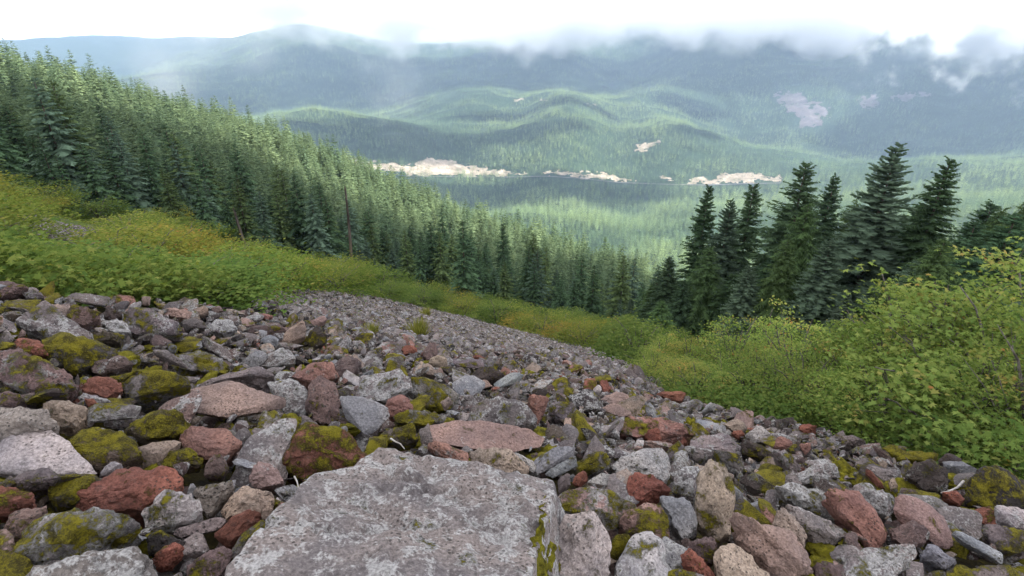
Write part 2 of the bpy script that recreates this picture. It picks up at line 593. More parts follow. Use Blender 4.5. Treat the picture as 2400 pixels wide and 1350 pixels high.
# ------------------------------------------------------------------ rock shapes
_ICO = {}
def ico(level):
    if level not in _ICO:
        bm = bmesh.new()
        bmesh.ops.create_icosphere(bm, subdivisions=level, radius=1.0)
        bm.verts.ensure_lookup_table()
        v = np.array([q.co[:] for q in bm.verts])
        f = np.array([[q.index for q in p.verts] for p in bm.faces])
        bm.free()
        _ICO[level] = (v / np.linalg.norm(v, axis=1)[:, None], f)
    return _ICO[level]

def hull_planes(q):
    bm = bmesh.new()
    vs_ = [bm.verts.new(p) for p in q]
    bmesh.ops.convex_hull(bm, input=vs_)
    bm.normal_update()
    n, d = [], []
    for f in bm.faces:
        if f.calc_area() < 1e-5:
            continue
        nn = np.array(f.normal[:])
        off = float(np.dot(nn, np.array(f.calc_center_median()[:])))
        if off < 0:
            nn, off = -nn, -off
        n.append(nn)
        d.append(max(off, 0.05))
    bm.free()
    return np.array(n), np.array(d)

def rock_surface(pts, level, seed, p=16, rough=0.05, cuts=4, toward=None, chips=6):
    """Broken stone: rounded convex body of the points, extra broken faces, weathered surface."""
    pts = np.asarray(pts, float)
    c = 0.5 * (pts.max(0) + pts.min(0)) * 0.5 + 0.5 * pts.mean(0)
    q = pts - c
    u, s, vt = np.linalg.svd(q, full_matrices=False)
    sc = np.maximum(np.abs(q @ vt.T).max(0), 1e-3)
    qn = (q @ vt.T) / sc
    n, d = hull_planes(qn)
    rg = np.random.default_rng(seed)
    for _ in range(cuts):
        nn = rg.normal(size=3)
        nn /= np.linalg.norm(nn)
        lo, hi = 0.74, 0.92
        if toward is not None:               # break the sides one can see, keep the outline
            nn = (np.asarray(toward) + 0.75 * nn) @ vt.T * sc
            nn /= np.linalg.norm(nn)
            lo, hi = 0.66, 0.88
        n = np.vstack([n, nn])
        d = np.r_[d, (qn @ nn).max() * rg.uniform(lo, hi)]
    for _ in range(chips):                   # chipped corners
        nn = rg.normal(size=3)
        nn /= np.linalg.norm(nn)
        n = np.vstack([n, nn])
        d = np.r_[d, (qn @ nn).max() * rg.uniform(0.82, 0.96)]
    dirs, f = ico(level)
    den = np.maximum(dirs @ n.T / d[None], 0)
    r = (den ** p).sum(1) ** (-1.0 / p) * (1 + 0.55 / p)
    size = float(np.cbrt(np.prod(sc)))
    body = dirs * r[:, None] * sc
    w = body / size
    k = rough * (0.9 * fbm(w * 1.4 + seed * 3.1, seed, 3) - 0.9 * (1 - np.abs(fbm(w * 2.2 + 5, seed + 7, 2, 0.5))) ** 3 + 0.40 * fbm(w * 8, seed + 3, 3, 0.6) + 0.42 * np.tanh(16 * (fbm(w * 1.7 + 3, seed + 11, 3) - 0.1)))
    nrm = dirs / sc
    nrm /= np.linalg.norm(nrm, axis=1)[:, None]
    body = body + nrm * (k * size)[:, None]
    return body @ vt + c, f, size

COL = dict(G=(0.185, 0.163, 0.162), L=(0.235, 0.213, 0.210), W=(0.43, 0.41, 0.405), P=(0.36, 0.258, 0.228), R=(0.262, 0.112, 0.082),
           B=(0.170, 0.126, 0.118), D=(0.075, 0.063, 0.060), T=(0.36, 0.292, 0.240), S=(0.285, 0.295, 0.312), M=(0.18, 0.15, 0.125), Q=(0.305, 0.172, 0.145))
WORD = dict(G='grey', L='lichen-spotted grey', W='pale grey', P='pink', R='rust-red', B='mauve-brown', D='dark', T='tan', S='slate-grey', M='moss-covered', Q='brick-pink')

# outline points in photograph pixels (x, y, x, y ...), colour key, moss 0..1, lichen 0..1, label or None, options
ROCKS = [
 ('B',.15,.3,'mauve boulder at the top end of the rock field, left picture edge',[0,655,44,654,66,675,52,690,0,692,-40,680]),
 ('G',.15,.4,None,[52,680,93,681,105,695,62,700]),
 ('G',.15,.5,'large grey boulder slanting down under the green thicket',[34,754,78,707,115,700,150,735,212,790,140,795,60,770]),
 ('G',.05,.4,'long flat grey slab bridging the rocks below the green thicket',[166,689,254,697,249,717,197,710,166,702],'flat'),
 ('T',.02,.1,None,[104,712,166,712,152,741,125,738]),
 ('B',.35,.2,None,[166,708,228,728,231,746,192,764,150,748,168,728]),
 ('D',.05,.1,None,[249,717,285,728,284,743,259,750,244,741]),
 ('G',.3,.5,'big dark streaked boulder with a sloping back, upper rock field',[288,725,319,712,340,717,430,764,425,777,319,780,288,751]),
 ('M',.75,.1,None,[220,767,288,787,280,797,215,797]),
 ('L',.15,.7,None,[231,751,275,746,296,759,306,782,260,775]),
 ('G',.2,.3,None,[428,746,467,741,482,767,428,769]),
 ('L',.1,.7,None,[480,767,508,748,539,748,555,769,520,780]),
 ('P',.0,.1,None,[386,728,400,720,448,728,441,746,402,738]),
 ('T',.0,.1,None,[451,725,480,715,490,725,467,741]),
 ('T',.0,.1,'small upright tan block on the skyline of rocks under the bushes',[334,695,353,694,350,712,334,712]),
 ('P',.0,.1,None,[495,722,515,714,522,726,505,733]),
 ('G',.6,.5,'long moss-streaked grey boulder in the upper rock field',[104,798,135,786,259,800,275,816,218,852,166,857,117,837]),
 ('R',.5,.1,None,[10,811,49,785,75,795,111,811,109,831,65,826,15,821]),
 ('B',.35,.5,'large dark mauve boulder with lichen at the left picture edge',[-30,840,0,829,49,821,114,844,169,876,171,899,145,917,86,914,20,890]),
 ('B',.05,.35,'squarish brown boulder with a pale rim between mossy boulders',[215,842,239,829,275,834,309,850,285,857,241,876,220,868]),
 ('L',.4,.6,'long pale lichen-crusted boulder with olive moss, behind the pink slab',[332,865,360,837,461,822,493,831,537,865,519,878,435,876]),
 ('G',.1,.5,None,[454,785,482,787,534,816,544,842,519,837,467,803]),
 ('R',.0,.1,'cracked brick-red rock among mossy boulders on the left',[189,899,226,878,275,889,285,912,246,925,194,914]),
 ('G',.6,.45,'rounded grey boulder with a mossy saddle, left of the pink slab',[288,889,368,868,441,883,446,901,399,922,306,930,283,909]),
 ('P',.0,.15,'large flat pink slab resting on mossy rocks',[433,920,510,898,560,905,660,940,655,955,600,965,530,975,455,962],'flat'),
 ('L',.0,.2,'pale mauve slab leaning behind the large pink slab',[453,905,540,870,600,858,640,880,600,905,520,900]),
 ('L',.05,.6,None,[182,930,202,920,260,938,262,945,225,948]),
 ('R',.0,.1,None,[198,934,220,932,228,948,207,955]),
 ('L',.2,.6,'long low pale grey block left of the mossy peak',[203,950,285,946,329,957,321,977,200,987],'flat'),
 ('T',.02,.25,'pale grey-brown boulder with a hollowed face',[86,953,124,936,202,948,202,971,168,997,120,990]),
 ('L',.15,.3,'smooth pale boulder cut by the left picture edge',[-40,970,0,953,78,953,117,971,130,1000,90,1018,-40,1030]),
 ('B',.4,.2,None,[0,917,39,920,60,935,47,948,0,951]),
 ('D',.45,.2,None,[49,943,86,914,140,909,153,925,104,938]),
 ('M',.75,.3,'moss-draped peaked boulder in front of the large pink slab',[280,1010,310,985,389,956,410,956,451,985,450,1010,340,1030]),
 ('W',.04,.15,'flat whitish slab speckled black at the left picture edge',[-30,1075,0,1039,23,1021,101,1012,156,1052,215,1108,160,1120,60,1112,-30,1110],'flat'),
 ('G',.3,.4,None,[-20,1130,60,1100,220,1112,105,1140,50,1150]),
 ('R',.28,.12,'large rust-red rock with a blackened mossy top',[169,1192,181,1153,277,1109,376,1096,410,1114,415,1150,384,1176,324,1189,233,1200]),
 ('R',.25,.1,'rust-red rock cut by the left picture edge',[-30,1140,26,1140,75,1153,78,1176,26,1197,-30,1205]),
 ('L',.38,.7,'large pitted grey boulder with olive moss in the lower left corner',[20,1345,62,1244,109,1205,181,1194,308,1197,330,1208,306,1240,222,1300,150,1325]),
 ('L',.04,.55,'long pale boulder cut by the bottom picture edge at the lower left',[34,1350,109,1327,181,1327,233,1300,309,1275,332,1283,360,1330,355,1400,40,1410]),
 ('W',.3,.5,'white-patched mossy stone beside the large rust-red rock',[334,1192,402,1145,441,1150,474,1197,460,1213,402,1233,347,1238]),
 ('Q',.03,.05,'smooth brick-pink boulder below the large pink slab',[410,1010,440,992,520,995,556,1020,560,1045,530,1070,480,1072,430,1050]),
 ('M',.78,.1,'low rock with a bright moss cap below the smooth brick-pink boulder',[358,1086,384,1057,441,1047,474,1070,467,1086,404,1093]),
 ('B',.2,.05,None,[477,1104,490,1067,516,1062,534,1091,521,1114,485,1114]),
 ('L',.05,.15,'sharp grey wedge-shaped stone',[449,1145,542,1122,544,1135,485,1202,467,1181]),
 ('T',.12,.2,None,[511,1192,568,1127,625,1145,640,1165,600,1200,529,1213]),
 ('M',.85,.3,'mossy hump of rock right of the whitish speckled slab',[150,1040,200,1010,250,1000,310,1030,335,1065,280,1080,225,1095,190,1070]),
 ('W',.3,.1,None,[228,1108,262,1080,285,1086,275,1110,230,1114]),
 ('G',.6,.1,None,[111,1130,197,1114,254,1117,226,1137,181,1176,117,1176]),
 ('B',.1,.15,None,[26,1197,106,1179,104,1202,47,1259,10,1255]),
 ('D',.3,.1,None,[340,1244,376,1241,430,1268,420,1285,350,1296]),
 ('R',.1,.05,None,[353,1309,404,1270,428,1285,399,1324,363,1329]),
 ('B',.12,.15,'mauve boulder at the bottom edge, left of the huge slab',[443,1320,480,1295,525,1275,545,1300,520,1345,500,1390,440,1390]),
 ('R',.15,.1,'dark red rock tucked against the left flank of the huge slab',[503,1249,578,1189,605,1200,608,1220,560,1262,530,1275]),
 ('G',.05,.15,None,[399,1249,516,1215,526,1220,513,1239,425,1259],'flat'),
 ('R',.62,.25,'big rusty boulder under a shaggy coat of moss behind the huge slab',[645,1060,690,1010,750,992,800,1000,855,1060,830,1075,770,1090,740,1105,712,1112,652,1080]),
 ('P',.06,.2,'flattish oval pinkish stone left of the huge slab',[575,1110,590,1085,631,1080,665,1109,662,1130,636,1140,590,1135]),
 ('T',.1,.2,None,[600,1145,644,1166,628,1215,600,1207]),
 ('L',.2,.1,None,[657,1187,678,1168,717,1158,719,1176,670,1228,656,1220]),
 ('G',.25,.4,None,[560,1260,610,1222,665,1228,657,1259,600,1300,540,1330,510,1350]),
 ('P',.0,.2,'long flat pale-pink slab lying behind the huge slab',[1010,1000,1050,990,1130,992,1240,1008,1265,1025,1262,1045,1180,1058,1100,1048,1015,1030],'flat'),
 ('T',.05,.15,None,[1100,1050,1200,1055,1235,1090,1220,1120,1110,1095]),
 ('L',.05,.1,None,[980,1010,1005,990,1015,1030,990,1042]),
 ('Q',.25,.3,None,[1000,1040,1030,1035,1095,1065,1095,1095,1050,1078]),
 ('B',.12,.25,'upright rounded mauve boulder pitted with holes',[719,892,745,884,779,889,797,928,792,975,766,988,735,980,720,950]),
 ('L',.3,.65,'lichen-crusted boulder left of the upright mauve boulder',[621,889,691,884,717,902,722,933,711,977,675,975,655,933]),
 ('S',.0,.05,'clean blue-grey angular shard right of the upright mauve boulder',[797,936,849,936,908,962,911,975,880,1006,860,1019,841,998,807,975],'flat'),
 ('L',.08,.65,'brick-shaped pale boulder speckled with pits, tilted to the right',[838,928,855,880,930,866,960,879,963,905,900,936,872,933]),
 ('Q',.1,.35,None,[683,881,724,853,776,845,792,880,760,890,714,892]),
 ('B',.03,.25,'dark rounded boulder perched above the upright mauve boulder',[781,856,815,830,844,845,838,866,802,887]),
 ('T',.0,.0,'cream triangular stone wedged behind the dark perched boulder',[820,835,829,825,857,853,841,865]),
 ('Q',.02,.15,'oval red stone below the brick-shaped pale boulder',[898,957,911,936,945,925,968,941,968,960,916,972]),
 ('T',.05,.05,'tilted brown slab leaning against darker rocks near the crest',[652,793,698,749,714,757,714,783,673,801]),
 ('L',.1,.65,None,[600,835,655,817,678,820,690,850,640,858,600,853]),
 ('Q',.0,.1,None,[605,741,616,734,641,739,626,749]),
 ('P',.0,.1,None,[717,754,760,739,766,747,740,762]),
 ('D',.35,.2,None,[717,798,727,770,750,767,766,785,760,806,730,811]),
 ('S',.0,.1,None,[610,798,634,780,654,796,652,809,631,811]),
 ('R',.0,.05,None,[940,817,953,808,976,811,978,827,950,830]),
 ('B',.1,.3,None,[989,830,1002,801,1022,804,1025,824,1004,845]),
 ('T',.0,.05,'cream rounded stone near the crest',[1004,848,1025,830,1046,840,1048,858,1025,861]),
 ('R',.0,.0,'orange-red slab lying near the crest',[1095,840,1116,831,1136,837,1131,848]),
 ('G',.1,.4,None,[1051,843,1129,845,1131,863,1074,858],'flat'),
 ('T',.1,.3,None,[986,861,1002,850,1025,868,1015,879,989,876]),
 ('D',.2,.2,None,[1103,879,1129,856,1170,866,1183,879,1170,892,1116,894]),
 ('S',.0,.1,'pale slate sheet tilted beside a dark boulder near the crest',[1157,902,1200,876,1225,880,1215,895,1170,908],'flat'),
 ('P',.0,.2,None,[1080,900,1139,892,1152,905,1108,915],'flat'),
 ('L',.5,.6,'broad pale boulder streaked with moss right of the brick-shaped boulder',[963,887,989,879,1054,897,1080,920,1041,951,1004,949,958,915]),
 ('G',.04,.45,'big faceted grey boulder behind the flat pale-pink slab',[1100,985,1115,935,1140,925,1225,945,1250,975,1245,1000,1180,1010,1110,1000]),
 ('L',.4,.6,None,[921,967,937,959,989,972,1049,970,1046,988,989,996,927,983]),
 ('M',.78,.1,None,[893,1011,963,985,981,1024,937,1034,872,1037]),
 ('T',.0,.1,None,[1033,941,1051,926,1059,939,1041,957]),
 ('Q',.0,.2,'teardrop-shaped red boulder right of the faceted grey boulder',[1234,933,1252,923,1283,933,1280,959,1260,985,1247,961]),
 ('L',.3,.5,None,[1291,943,1337,943,1361,961,1356,977,1324,987,1288,972]),
 ('T',.0,.05,'plank-shaped tan stone lying level',[1327,980,1389,995,1387,1008,1324,1000],'flat'),
 ('W',.0,.05,'cream oval stone standing on edge',[1389,912,1405,897,1410,910,1405,925,1392,920]),
 ('R',.0,.1,None,[1407,891,1423,889,1433,910,1420,925]),
 ('P',.0,.0,'orange-tan flat stone with a pointed right end',[1410,959,1439,946,1483,971,1451,976],'flat'),
 ('D',.12,.55,'dark boulder blotched with lichen left of the orange-tan flat stone',[1335,925,1376,902,1407,925,1418,951,1389,959,1345,946]),
 ('P',.05,.1,None,[1407,933,1439,917,1472,925,1477,949,1433,946]),
 ('G',.1,.3,'tall pointed grey boulder on the crest at the edge of the bushes',[1464,876,1480,849,1501,858,1515,890,1496,900]),
 ('R',.02,.1,'pair-like split dark red boulder against the green bushes',[1535,917,1573,915,1607,917,1597,941,1563,933]),
 ('Q',.45,.4,'broad low rusty slab blotched with moss',[1433,998,1485,972,1563,977,1630,998,1630,1016,1589,1020,1511,1023,1439,1011]),
 ('R',.0,.05,'red rounded stone under the broad rusty slab',[1509,1021,1519,1006,1545,1000,1553,1029,1524,1031]),
 ('R',.0,.05,'red block right of the red rounded stone',[1555,1011,1597,1016,1612,1034,1584,1042,1558,1029]),
 ('L',.05,.4,'smooth pale dome-shaped boulder',[1600,1045,1625,1031,1682,1011,1719,1021,1739,1047,1731,1068,1690,1062,1620,1052]),
 ('W',.0,.3,'angular whitish block right of the dome-shaped boulder',[1747,1016,1781,995,1800,1013,1812,1030,1770,1034]),
 ('T',.0,.1,None,[1695,990,1729,978,1752,1003,1739,1011,1708,1006]),
 ('R',.0,.05,None,[1713,1011,1739,1006,1747,1019,1729,1026]),
 ('W',.0,.2,None,[1641,967,1664,941,1677,943,1677,959]),
 ('L',.2,.6,None,[1591,946,1628,933,1651,943,1641,961,1610,967]),
 ('D',.25,.4,None,[1737,1031,1752,1029,1800,1052,1796,1073,1742,1063]),
 ('W',.06,.45,'large pale boulder densely speckled with dark pits',[1433,1083,1459,1065,1532,1048,1571,1054,1576,1090,1558,1124,1524,1111,1485,1106,1446,1106]),
 ('R',.03,.05,'deep red rock under the large pale speckled boulder',[1467,1130,1485,1109,1532,1109,1571,1145,1550,1158,1493,1179,1475,1161]),
 ('T',.38,.05,'tan standing stone, upright with a mossy left side',[1636,1104,1646,1086,1674,1079,1708,1106,1713,1145,1713,1244,1687,1262,1667,1249,1635,1225,1638,1156]),
 ('L',.2,.6,None,[1586,1104,1604,1086,1638,1086,1638,1156,1628,1179,1576,1145]),
 ('S',.12,.25,'slate-grey slab leaning at the left foot of the standing stone',[1547,1156,1597,1161,1625,1187,1641,1233,1604,1259,1576,1228]),
 ('P',.42,.6,'pinkish lichen-crusted boulder right of the mossy edge of the huge slab',[1309,1156,1356,1140,1407,1137,1459,1153,1490,1181,1433,1241,1400,1235,1366,1192,1320,1190]),
 ('W',.02,.25,'pale lilac angular boulder at the bottom edge, right of the huge slab',[1293,1267,1327,1207,1381,1197,1402,1215,1431,1259,1433,1298,1427,1390,1296,1390]),
 ('P',.5,.4,'triangular pink and mossy boulder in front of the slate-grey slab',[1446,1226,1490,1181,1545,1166,1563,1207,1566,1257,1545,1264,1506,1246,1470,1249]),
 ('W',.2,.5,'white pyramid-shaped boulder at the bottom edge',[1449,1324,1485,1249,1509,1235,1529,1249,1568,1306,1595,1365,1560,1395,1430,1395]),
 ('M',1.0,.0,'bright moss cushion beside the white pyramid-shaped boulder',[1433,1254,1472,1249,1480,1272,1446,1306,1431,1298]),
 ('B',.15,.2,'round mauve boulder at the foot of the standing stone',[1617,1272,1651,1257,1680,1262,1682,1290,1667,1319,1620,1293]),
 ('R',.05,.1,None,[1597,1298,1625,1288,1641,1306,1680,1345,1640,1365,1604,1337]),
 ('T',.0,.1,'smooth tan slab at the bottom edge below the standing stone',[1685,1270,1716,1270,1757,1298,1810,1345,1790,1385,1690,1380,1674,1311]),
 ('S',.2,.1,'slate block stacked on the right of the flat pale-pink slab',[1254,1086,1311,1049,1350,1058,1345,1075,1260,1109],'flat'),
 ('S',.2,.3,None,[1278,1111,1348,1073,1350,1093,1296,1119],'flat'),
 ('W',.0,.05,None,[1185,1065,1200,1057,1250,1075,1256,1096,1247,1104,1200,1085]),
 ('G',.05,.1,None,[1306,1122,1335,1104,1337,1130,1309,1156]),
 ('R',.0,.0,'small bright red block right of the huge slab',[1340,1127,1356,1104,1376,1104,1379,1124,1358,1137]),
 ('W',.05,.2,None,[1376,1130,1413,1111,1441,1119,1426,1137],'flat'),
 ('L',.4,.6,None,[1350,1085,1387,1057,1407,1057,1430,1070,1425,1095,1381,1109,1355,1105]),
 ('L',.15,.5,None,[1591,1052,1615,1044,1674,1054,1672,1065,1641,1083]),
 ('G',.35,.5,None,[1674,1054,1739,1065,1750,1099,1726,1109,1687,1086]),
 ('P',.03,.4,None,[1509,1036,1537,1031,1576,1039,1581,1052,1532,1051]),
 ('P',.0,.2,'long tan-pink split slab at the bottom edge, right of the standing stone',[1718,1210,1735,1203,1810,1235,1860,1260,1890,1310,1915,1350,1850,1365,1800,1320,1735,1265]),
 ('T',.02,.1,None,[1810,1233,1823,1189,1839,1187,1888,1246,1886,1280,1852,1249]),
 ('L',.05,.4,'flat-topped pale slab pointing right beside the tan-pink split slab',[1839,1181,1860,1187,1948,1223,1976,1254,1940,1275,1909,1267,1867,1220]),
 ('L',.2,.65,'long dark-edged lichen boulder above the tan-pink split slab',[1810,1140,1904,1135,1940,1156,1979,1200,1976,1223,1945,1215,1904,1192,1831,1169]),
 ('Q',.22,.1,'long brick-red boulder sloping down to the right',[1935,1143,1981,1132,2000,1145,2013,1174,2080,1241,2072,1275,2041,1272,1992,1220,1987,1181]),
 ('L',.1,.6,'lichen-grey boulder right of the long brick-red boulder',[2002,1143,2028,1135,2085,1158,2096,1169,2083,1207,2046,1202,2013,1169]),
 ('P',.0,.1,'clean pale-pink angular slab with a dropping right corner',[2088,1181,2111,1169,2168,1187,2210,1218,2230,1272,2215,1285,2163,1235,2103,1218],'flat'),
 ('B',.12,.35,'mauve boulder tucked under the clean pale-pink slab',[2088,1233,2132,1218,2171,1228,2181,1259,2142,1283,2088,1262]),
 ('L',.1,.6,None,[1865,1106,1904,1093,1945,1083,1961,1086,1971,1111,1924,1132,1875,1130]),
 ('Q',.0,.05,'pink-red cube of rock below the right-hand bushes',[1813,1049,1821,1023,1854,1031,1862,1047,1849,1058,1821,1054]),
 ('R',.0,.05,None,[1872,1003,1885,992,1915,998,1914,1016,1893,1022]),
 ('Q',.0,.1,None,[1873,1041,1901,1036,1904,1047,1888,1063]),
 ('L',.15,.5,None,[1813,1057,1852,1057,1878,1096,1862,1106,1823,1078]),
 ('D',.1,.35,'dark hollow-sided boulder near the maple branches',[2121,1104,2163,1078,2189,1080,2204,1096,2238,1111,2215,1145,2173,1145,2124,1114]),
 ('D',.45,.35,'big dark pitted boulder with a mossy crest at the right picture edge',[2261,1145,2293,1091,2344,1091,2410,1119,2430,1187,2319,1181,2267,1169]),
 ('D',.0,.0,'black boulder under the maple branches',[2202,1078,2215,1062,2249,1067,2254,1093,2228,1104]),
 ('M',.95,.1,'moss-wrapped hump of rock under the maple branches',[2098,1060,2145,1052,2197,1060,2197,1075,2163,1078,2111,1078]),
 ('W',.05,.5,'speckled whitish boulder cut by the right picture edge',[2334,1187,2357,1184,2410,1197,2430,1244,2370,1233,2342,1218]),
 ('S',.05,.2,'narrow plank-like slate slab sloping to the lower right',[2233,1254,2246,1251,2363,1311,2363,1321,2342,1318,2256,1274],'flat'),
 ('S',.12,.2,'slate-grey oblong block in the lower right',[2158,1298,2176,1275,2194,1280,2246,1316,2217,1334,2163,1311]),
 ('L',.2,.65,'large pitted boulder with mossy flanks at the bottom edge, lower right',[1981,1314,2020,1293,2101,1270,2137,1280,2145,1311,2111,1345,2060,1390,1990,1380]),
 ('G',.5,.3,'mossy rock in the lower right corner',[2225,1330,2293,1319,2400,1335,2430,1390,2230,1395]),
 ('B',.1,.25,None,[1909,1322,1945,1315,1979,1327,1992,1380,1915,1380]),
 ('G',.5,.4,None,[2308,1233,2357,1231,2410,1249,2410,1285,2344,1288,2308,1249]),
 ('R',.12,.1,None,[2207,1153,2241,1148,2267,1166,2251,1179,2220,1171]),
 ('R',.0,.05,None,[2028,1101,2044,1104,2077,1143,2060,1142]),
 ('L',.05,.4,None,[2023,1093,2106,1101,2114,1122,2059,1129]),
 ('T',.0,.1,None,[2083,1124,2098,1119,2106,1140,2090,1147]),
 ('G',.08,.3,None,[1969,1023,1997,1018,2033,1031,2028,1043,1976,1046]),
 ('L',.1,.4,None,[2101,1161,2189,1169,2236,1197,2230,1209,2176,1183],'flat'),
]
SLAB_PX = [735,1108, 760,1093, 890,1050, 960,1052, 1010,1075, 1130,1098, 1303,1120, 1290,1190, 1235,1420, 420,1420, 655,1255, 750,1140]

landmarks, rock_things, hero_polys = [], [], []

def put_rock(pts, level, seed, ckey, moss, lichen, label, p=16, rough=0.05, cuts=4, toward=None):
    v, f, size = rock_surface(pts, level, seed, p, rough, cuts, toward)
    base = np.array([v[:, 0].mean(), v[:, 1].mean(), v[:, 2].min()])
    o = add_obj('rock', new_mesh('rock', v - base, f, M_ROCK, True, None, 20 if level > 3 else 26), loc=base, label=label, category='rock', group='rocks of the talus slope')
    jit = 0.72 * np.random.default_rng(seed + 1000).uniform(0.88, 1.12) * (1 + np.random.default_rng(seed + 2000).uniform(-0.04, 0.04, 3))
    o.color = tuple(np.clip(np.array(COL[ckey]) * jit, 0, 1)) + (1.0,)
    o['moss'] = float(min(moss + (0.16 if ckey in 'GLBD' else 0.04), 0.72 if moss < 0.9 else 1.0))
    o['lichen'] = float(lichen)
    return o, v

for k, spec in enumerate(ROCKS):
    ckey, moss, lichen, label, fl = spec[:5]
    flat = len(spec) > 5
    P = np.array(fl, float).reshape(-1, 2)
    hero_polys.append([tuple(q) for q in P])
    c = P.mean(0)
    wpx, hpx = np.ptp(P[:, 0]), np.ptp(P[:, 1])
    low = P[P[:, 1].argmax()]
    d0 = depth_of(hit(min(max(low[0], -100), 2500), low[1], 1.0, 40.0, 260)) * 0.985
    size = 0.5 * (wpx + hpx) * d0 / F_PX
    def dep(px, py):
        g = depth_of(hit(px, py, 1.0, 40.0, 200))
        return d0 + (0.62 if flat else 0.45) * min(max(g - d0, 0.0), 1.1 * size)
    pts = []
    for q in c + (P - c) * 1.12:
        d = dep(*q)
        pts.append(at_depth(q[0], q[1], d))
        if flat:
            qf = c + (q - c) * 0.90 + np.array([0, -0.15 * hpx])
            pts.append(at_depth(qf[0], qf[1], dep(*qf) - 0.04 * size))
        qb = c + (q - c) * 0.78
        b = at_depth(qb[0], qb[1], d + (0.20 if flat else 0.42) * size)
        b[2] -= (0.10 if flat else 0.45) * size
        pts.append(b)
    if not flat:                             # one to three high points in front give broad broken faces
        rk = np.random.default_rng(900 + k)
        ax = np.linalg.svd(P - c)[2][0]
        ext = np.abs((P - c) @ ax).max()
        for t in ((-0.45, 0.40), (-0.5, 0.05, 0.5), (0.1,))[rk.integers(3)] if wpx > 1.1 * hpx else ((-0.35, 0.35), (0.0,))[rk.integers(2)]:
            qf = c + ax * ext * (t + rk.uniform(-0.12, 0.12)) + np.array([0, -hpx * rk.uniform(0.05, 0.28)])
            pts.append(at_depth(qf[0], qf[1], dep(*qf) - size * rk.uniform(0.20, 0.36)))
    big = max(wpx, hpx)
    level = 5 if big > 190 else (4 if big > 60 else 3)
    o, v = put_rock(np.array(pts), level, 11 + k, ckey, moss, lichen, label, 90 if flat else 75, 0.036 if flat else 0.080, 2 if flat else 3, np.array([0, -0.65, 0.75]))
    rock_things.append((o, c, big, ckey, moss))
    if label:
        landmarks.append((label, c))

# the huge slab underfoot: flat top parallel to the slope, mossy right flank
pl = lambda x, y: -1.65 + 0.30 - 0.13 * x - 0.30 * y
SP_ = np.array(SLAB_PX, float).reshape(-1, 2)
hero_polys.append([tuple(q) for q in SP_])
pts = []
for q in SP_:
    X, Y, Z = ray(*q)
    t = 1.35 / -(Z + 0.13 * X + 0.30 * Y)
    top = np.array([X, Y, Z]) * t
    pts.append(top)
cen = np.mean(pts, 0)
for tpt in list(pts):
    b = tpt + (tpt - cen) * 0.02
    b[0] += 0.075 if tpt[0] > 0.02 else 0.03
    b[2] -= 0.42
    pts.append(b)
slab, v = put_rock(np.array(pts), 6, 3, 'W', 0.02, 0.50, 'huge flat-topped grey slab in the foreground with a mossy right edge', 40, 0.034, 0)
slab.color = (0.178, 0.163, 0.160, 1)
# split layers and a broken rim on its top
co = np.array([q.co[:] for q in slab.data.vertices])
t = fbm(np.c_[co[:, 0] * 2.1, co[:, 1] * 3.4, 0 * co[:, 0]], 91, 4, 0.55)
t2 = fbm(np.c_[co[:, 0] * 3.1 + 7, co[:, 1] * 3.1, 0 * co[:, 0]], 95, 4, 0.6)
topw = np.clip((co[:, 2] - (co[:, 2].max() * 0.3)) / 0.1, 0, 1)
co[:, 2] += topw * (0.016 * np.tanh(22 * (t - 0.12)) + 0.010 * np.tanh(30 * (t2 + 0.25)) - 0.020 * np.exp(-(t2 * 26) ** 2))
slab.data.vertices.foreach_set('co', co.astype(np.float32).ravel())
slab.data.update()
landmarks.append((slab['label'], np.array([950., 1230.])))

# shaggy moss hanging over the slab's right flank
M_MOSS = soil_material('shaggy_moss', [(0.035, 0.030, 0.006), (0.12, 0.105, 0.010), (0.22, 0.195, 0.016)], 22.0, 0.03)
def slab_moss():
    rg = np.random.default_rng(33)
    vv, ff = [], []
    nu, nv = 110, 22
    inv = slab.matrix_basis.inverted()
    for i in range(nu):
        t = i / (nu - 1)
        qx, qy = 1299 - 62 * t ** 1.1, 1128 + 275 * t
        X, Y, Z = ray(qx, qy)
        tt = 1.35 / -(Z + 0.13 * X + 0.30 * Y)
        top = np.array([X, Y, Z]) * tt
        edge = 0.02 * rg.normal()
        for j in range(nv):
            u = j / (nv - 1)
            p = top + np.array([-0.035 + 0.115 * u, 0.0, 0.004 - (0.40 + 0.05 * edge) * u])
            p[0] += 0.020 * fbm(np.array([[p[0] * 16, p[1] * 26, p[2] * 12]]), 4, 4, 0.65)[0] + 0.006
            vv.append(p - np.array(slab.location))
    for i in range(nu - 1):
        for j in range(nv - 1):
            a = i * nv + j
            ff.append((a, a + nv, a + nv + 1, a + 1))
    add_obj('moss', new_mesh('moss', vv, ff, M_MOSS, True), slab, label='yellow-green moss hanging on the right edge of the slab')
slab_moss()

# ------------------------------------------------------------------ the rest of the talus: picked stones and the small stuff between them
def random_stone(seed, level, flat=1.0):
    rg = np.random.default_rng(seed)
    q = rg.normal(size=(9, 3))
    q /= np.linalg.norm(q, axis=1)[:, None]
    q *= rg.uniform(0.7, 1.0, (9, 1))
    q *= np.array([rg.uniform(0.8, 1.25), rg.uniform(0.6, 0.9), rg.uniform(0.30, 0.55) * flat])
    v, f, _ = rock_surface(q, level, seed, 90, 0.05, 2, None, 3)
    return v * 0.5, f                        # about 1 m long

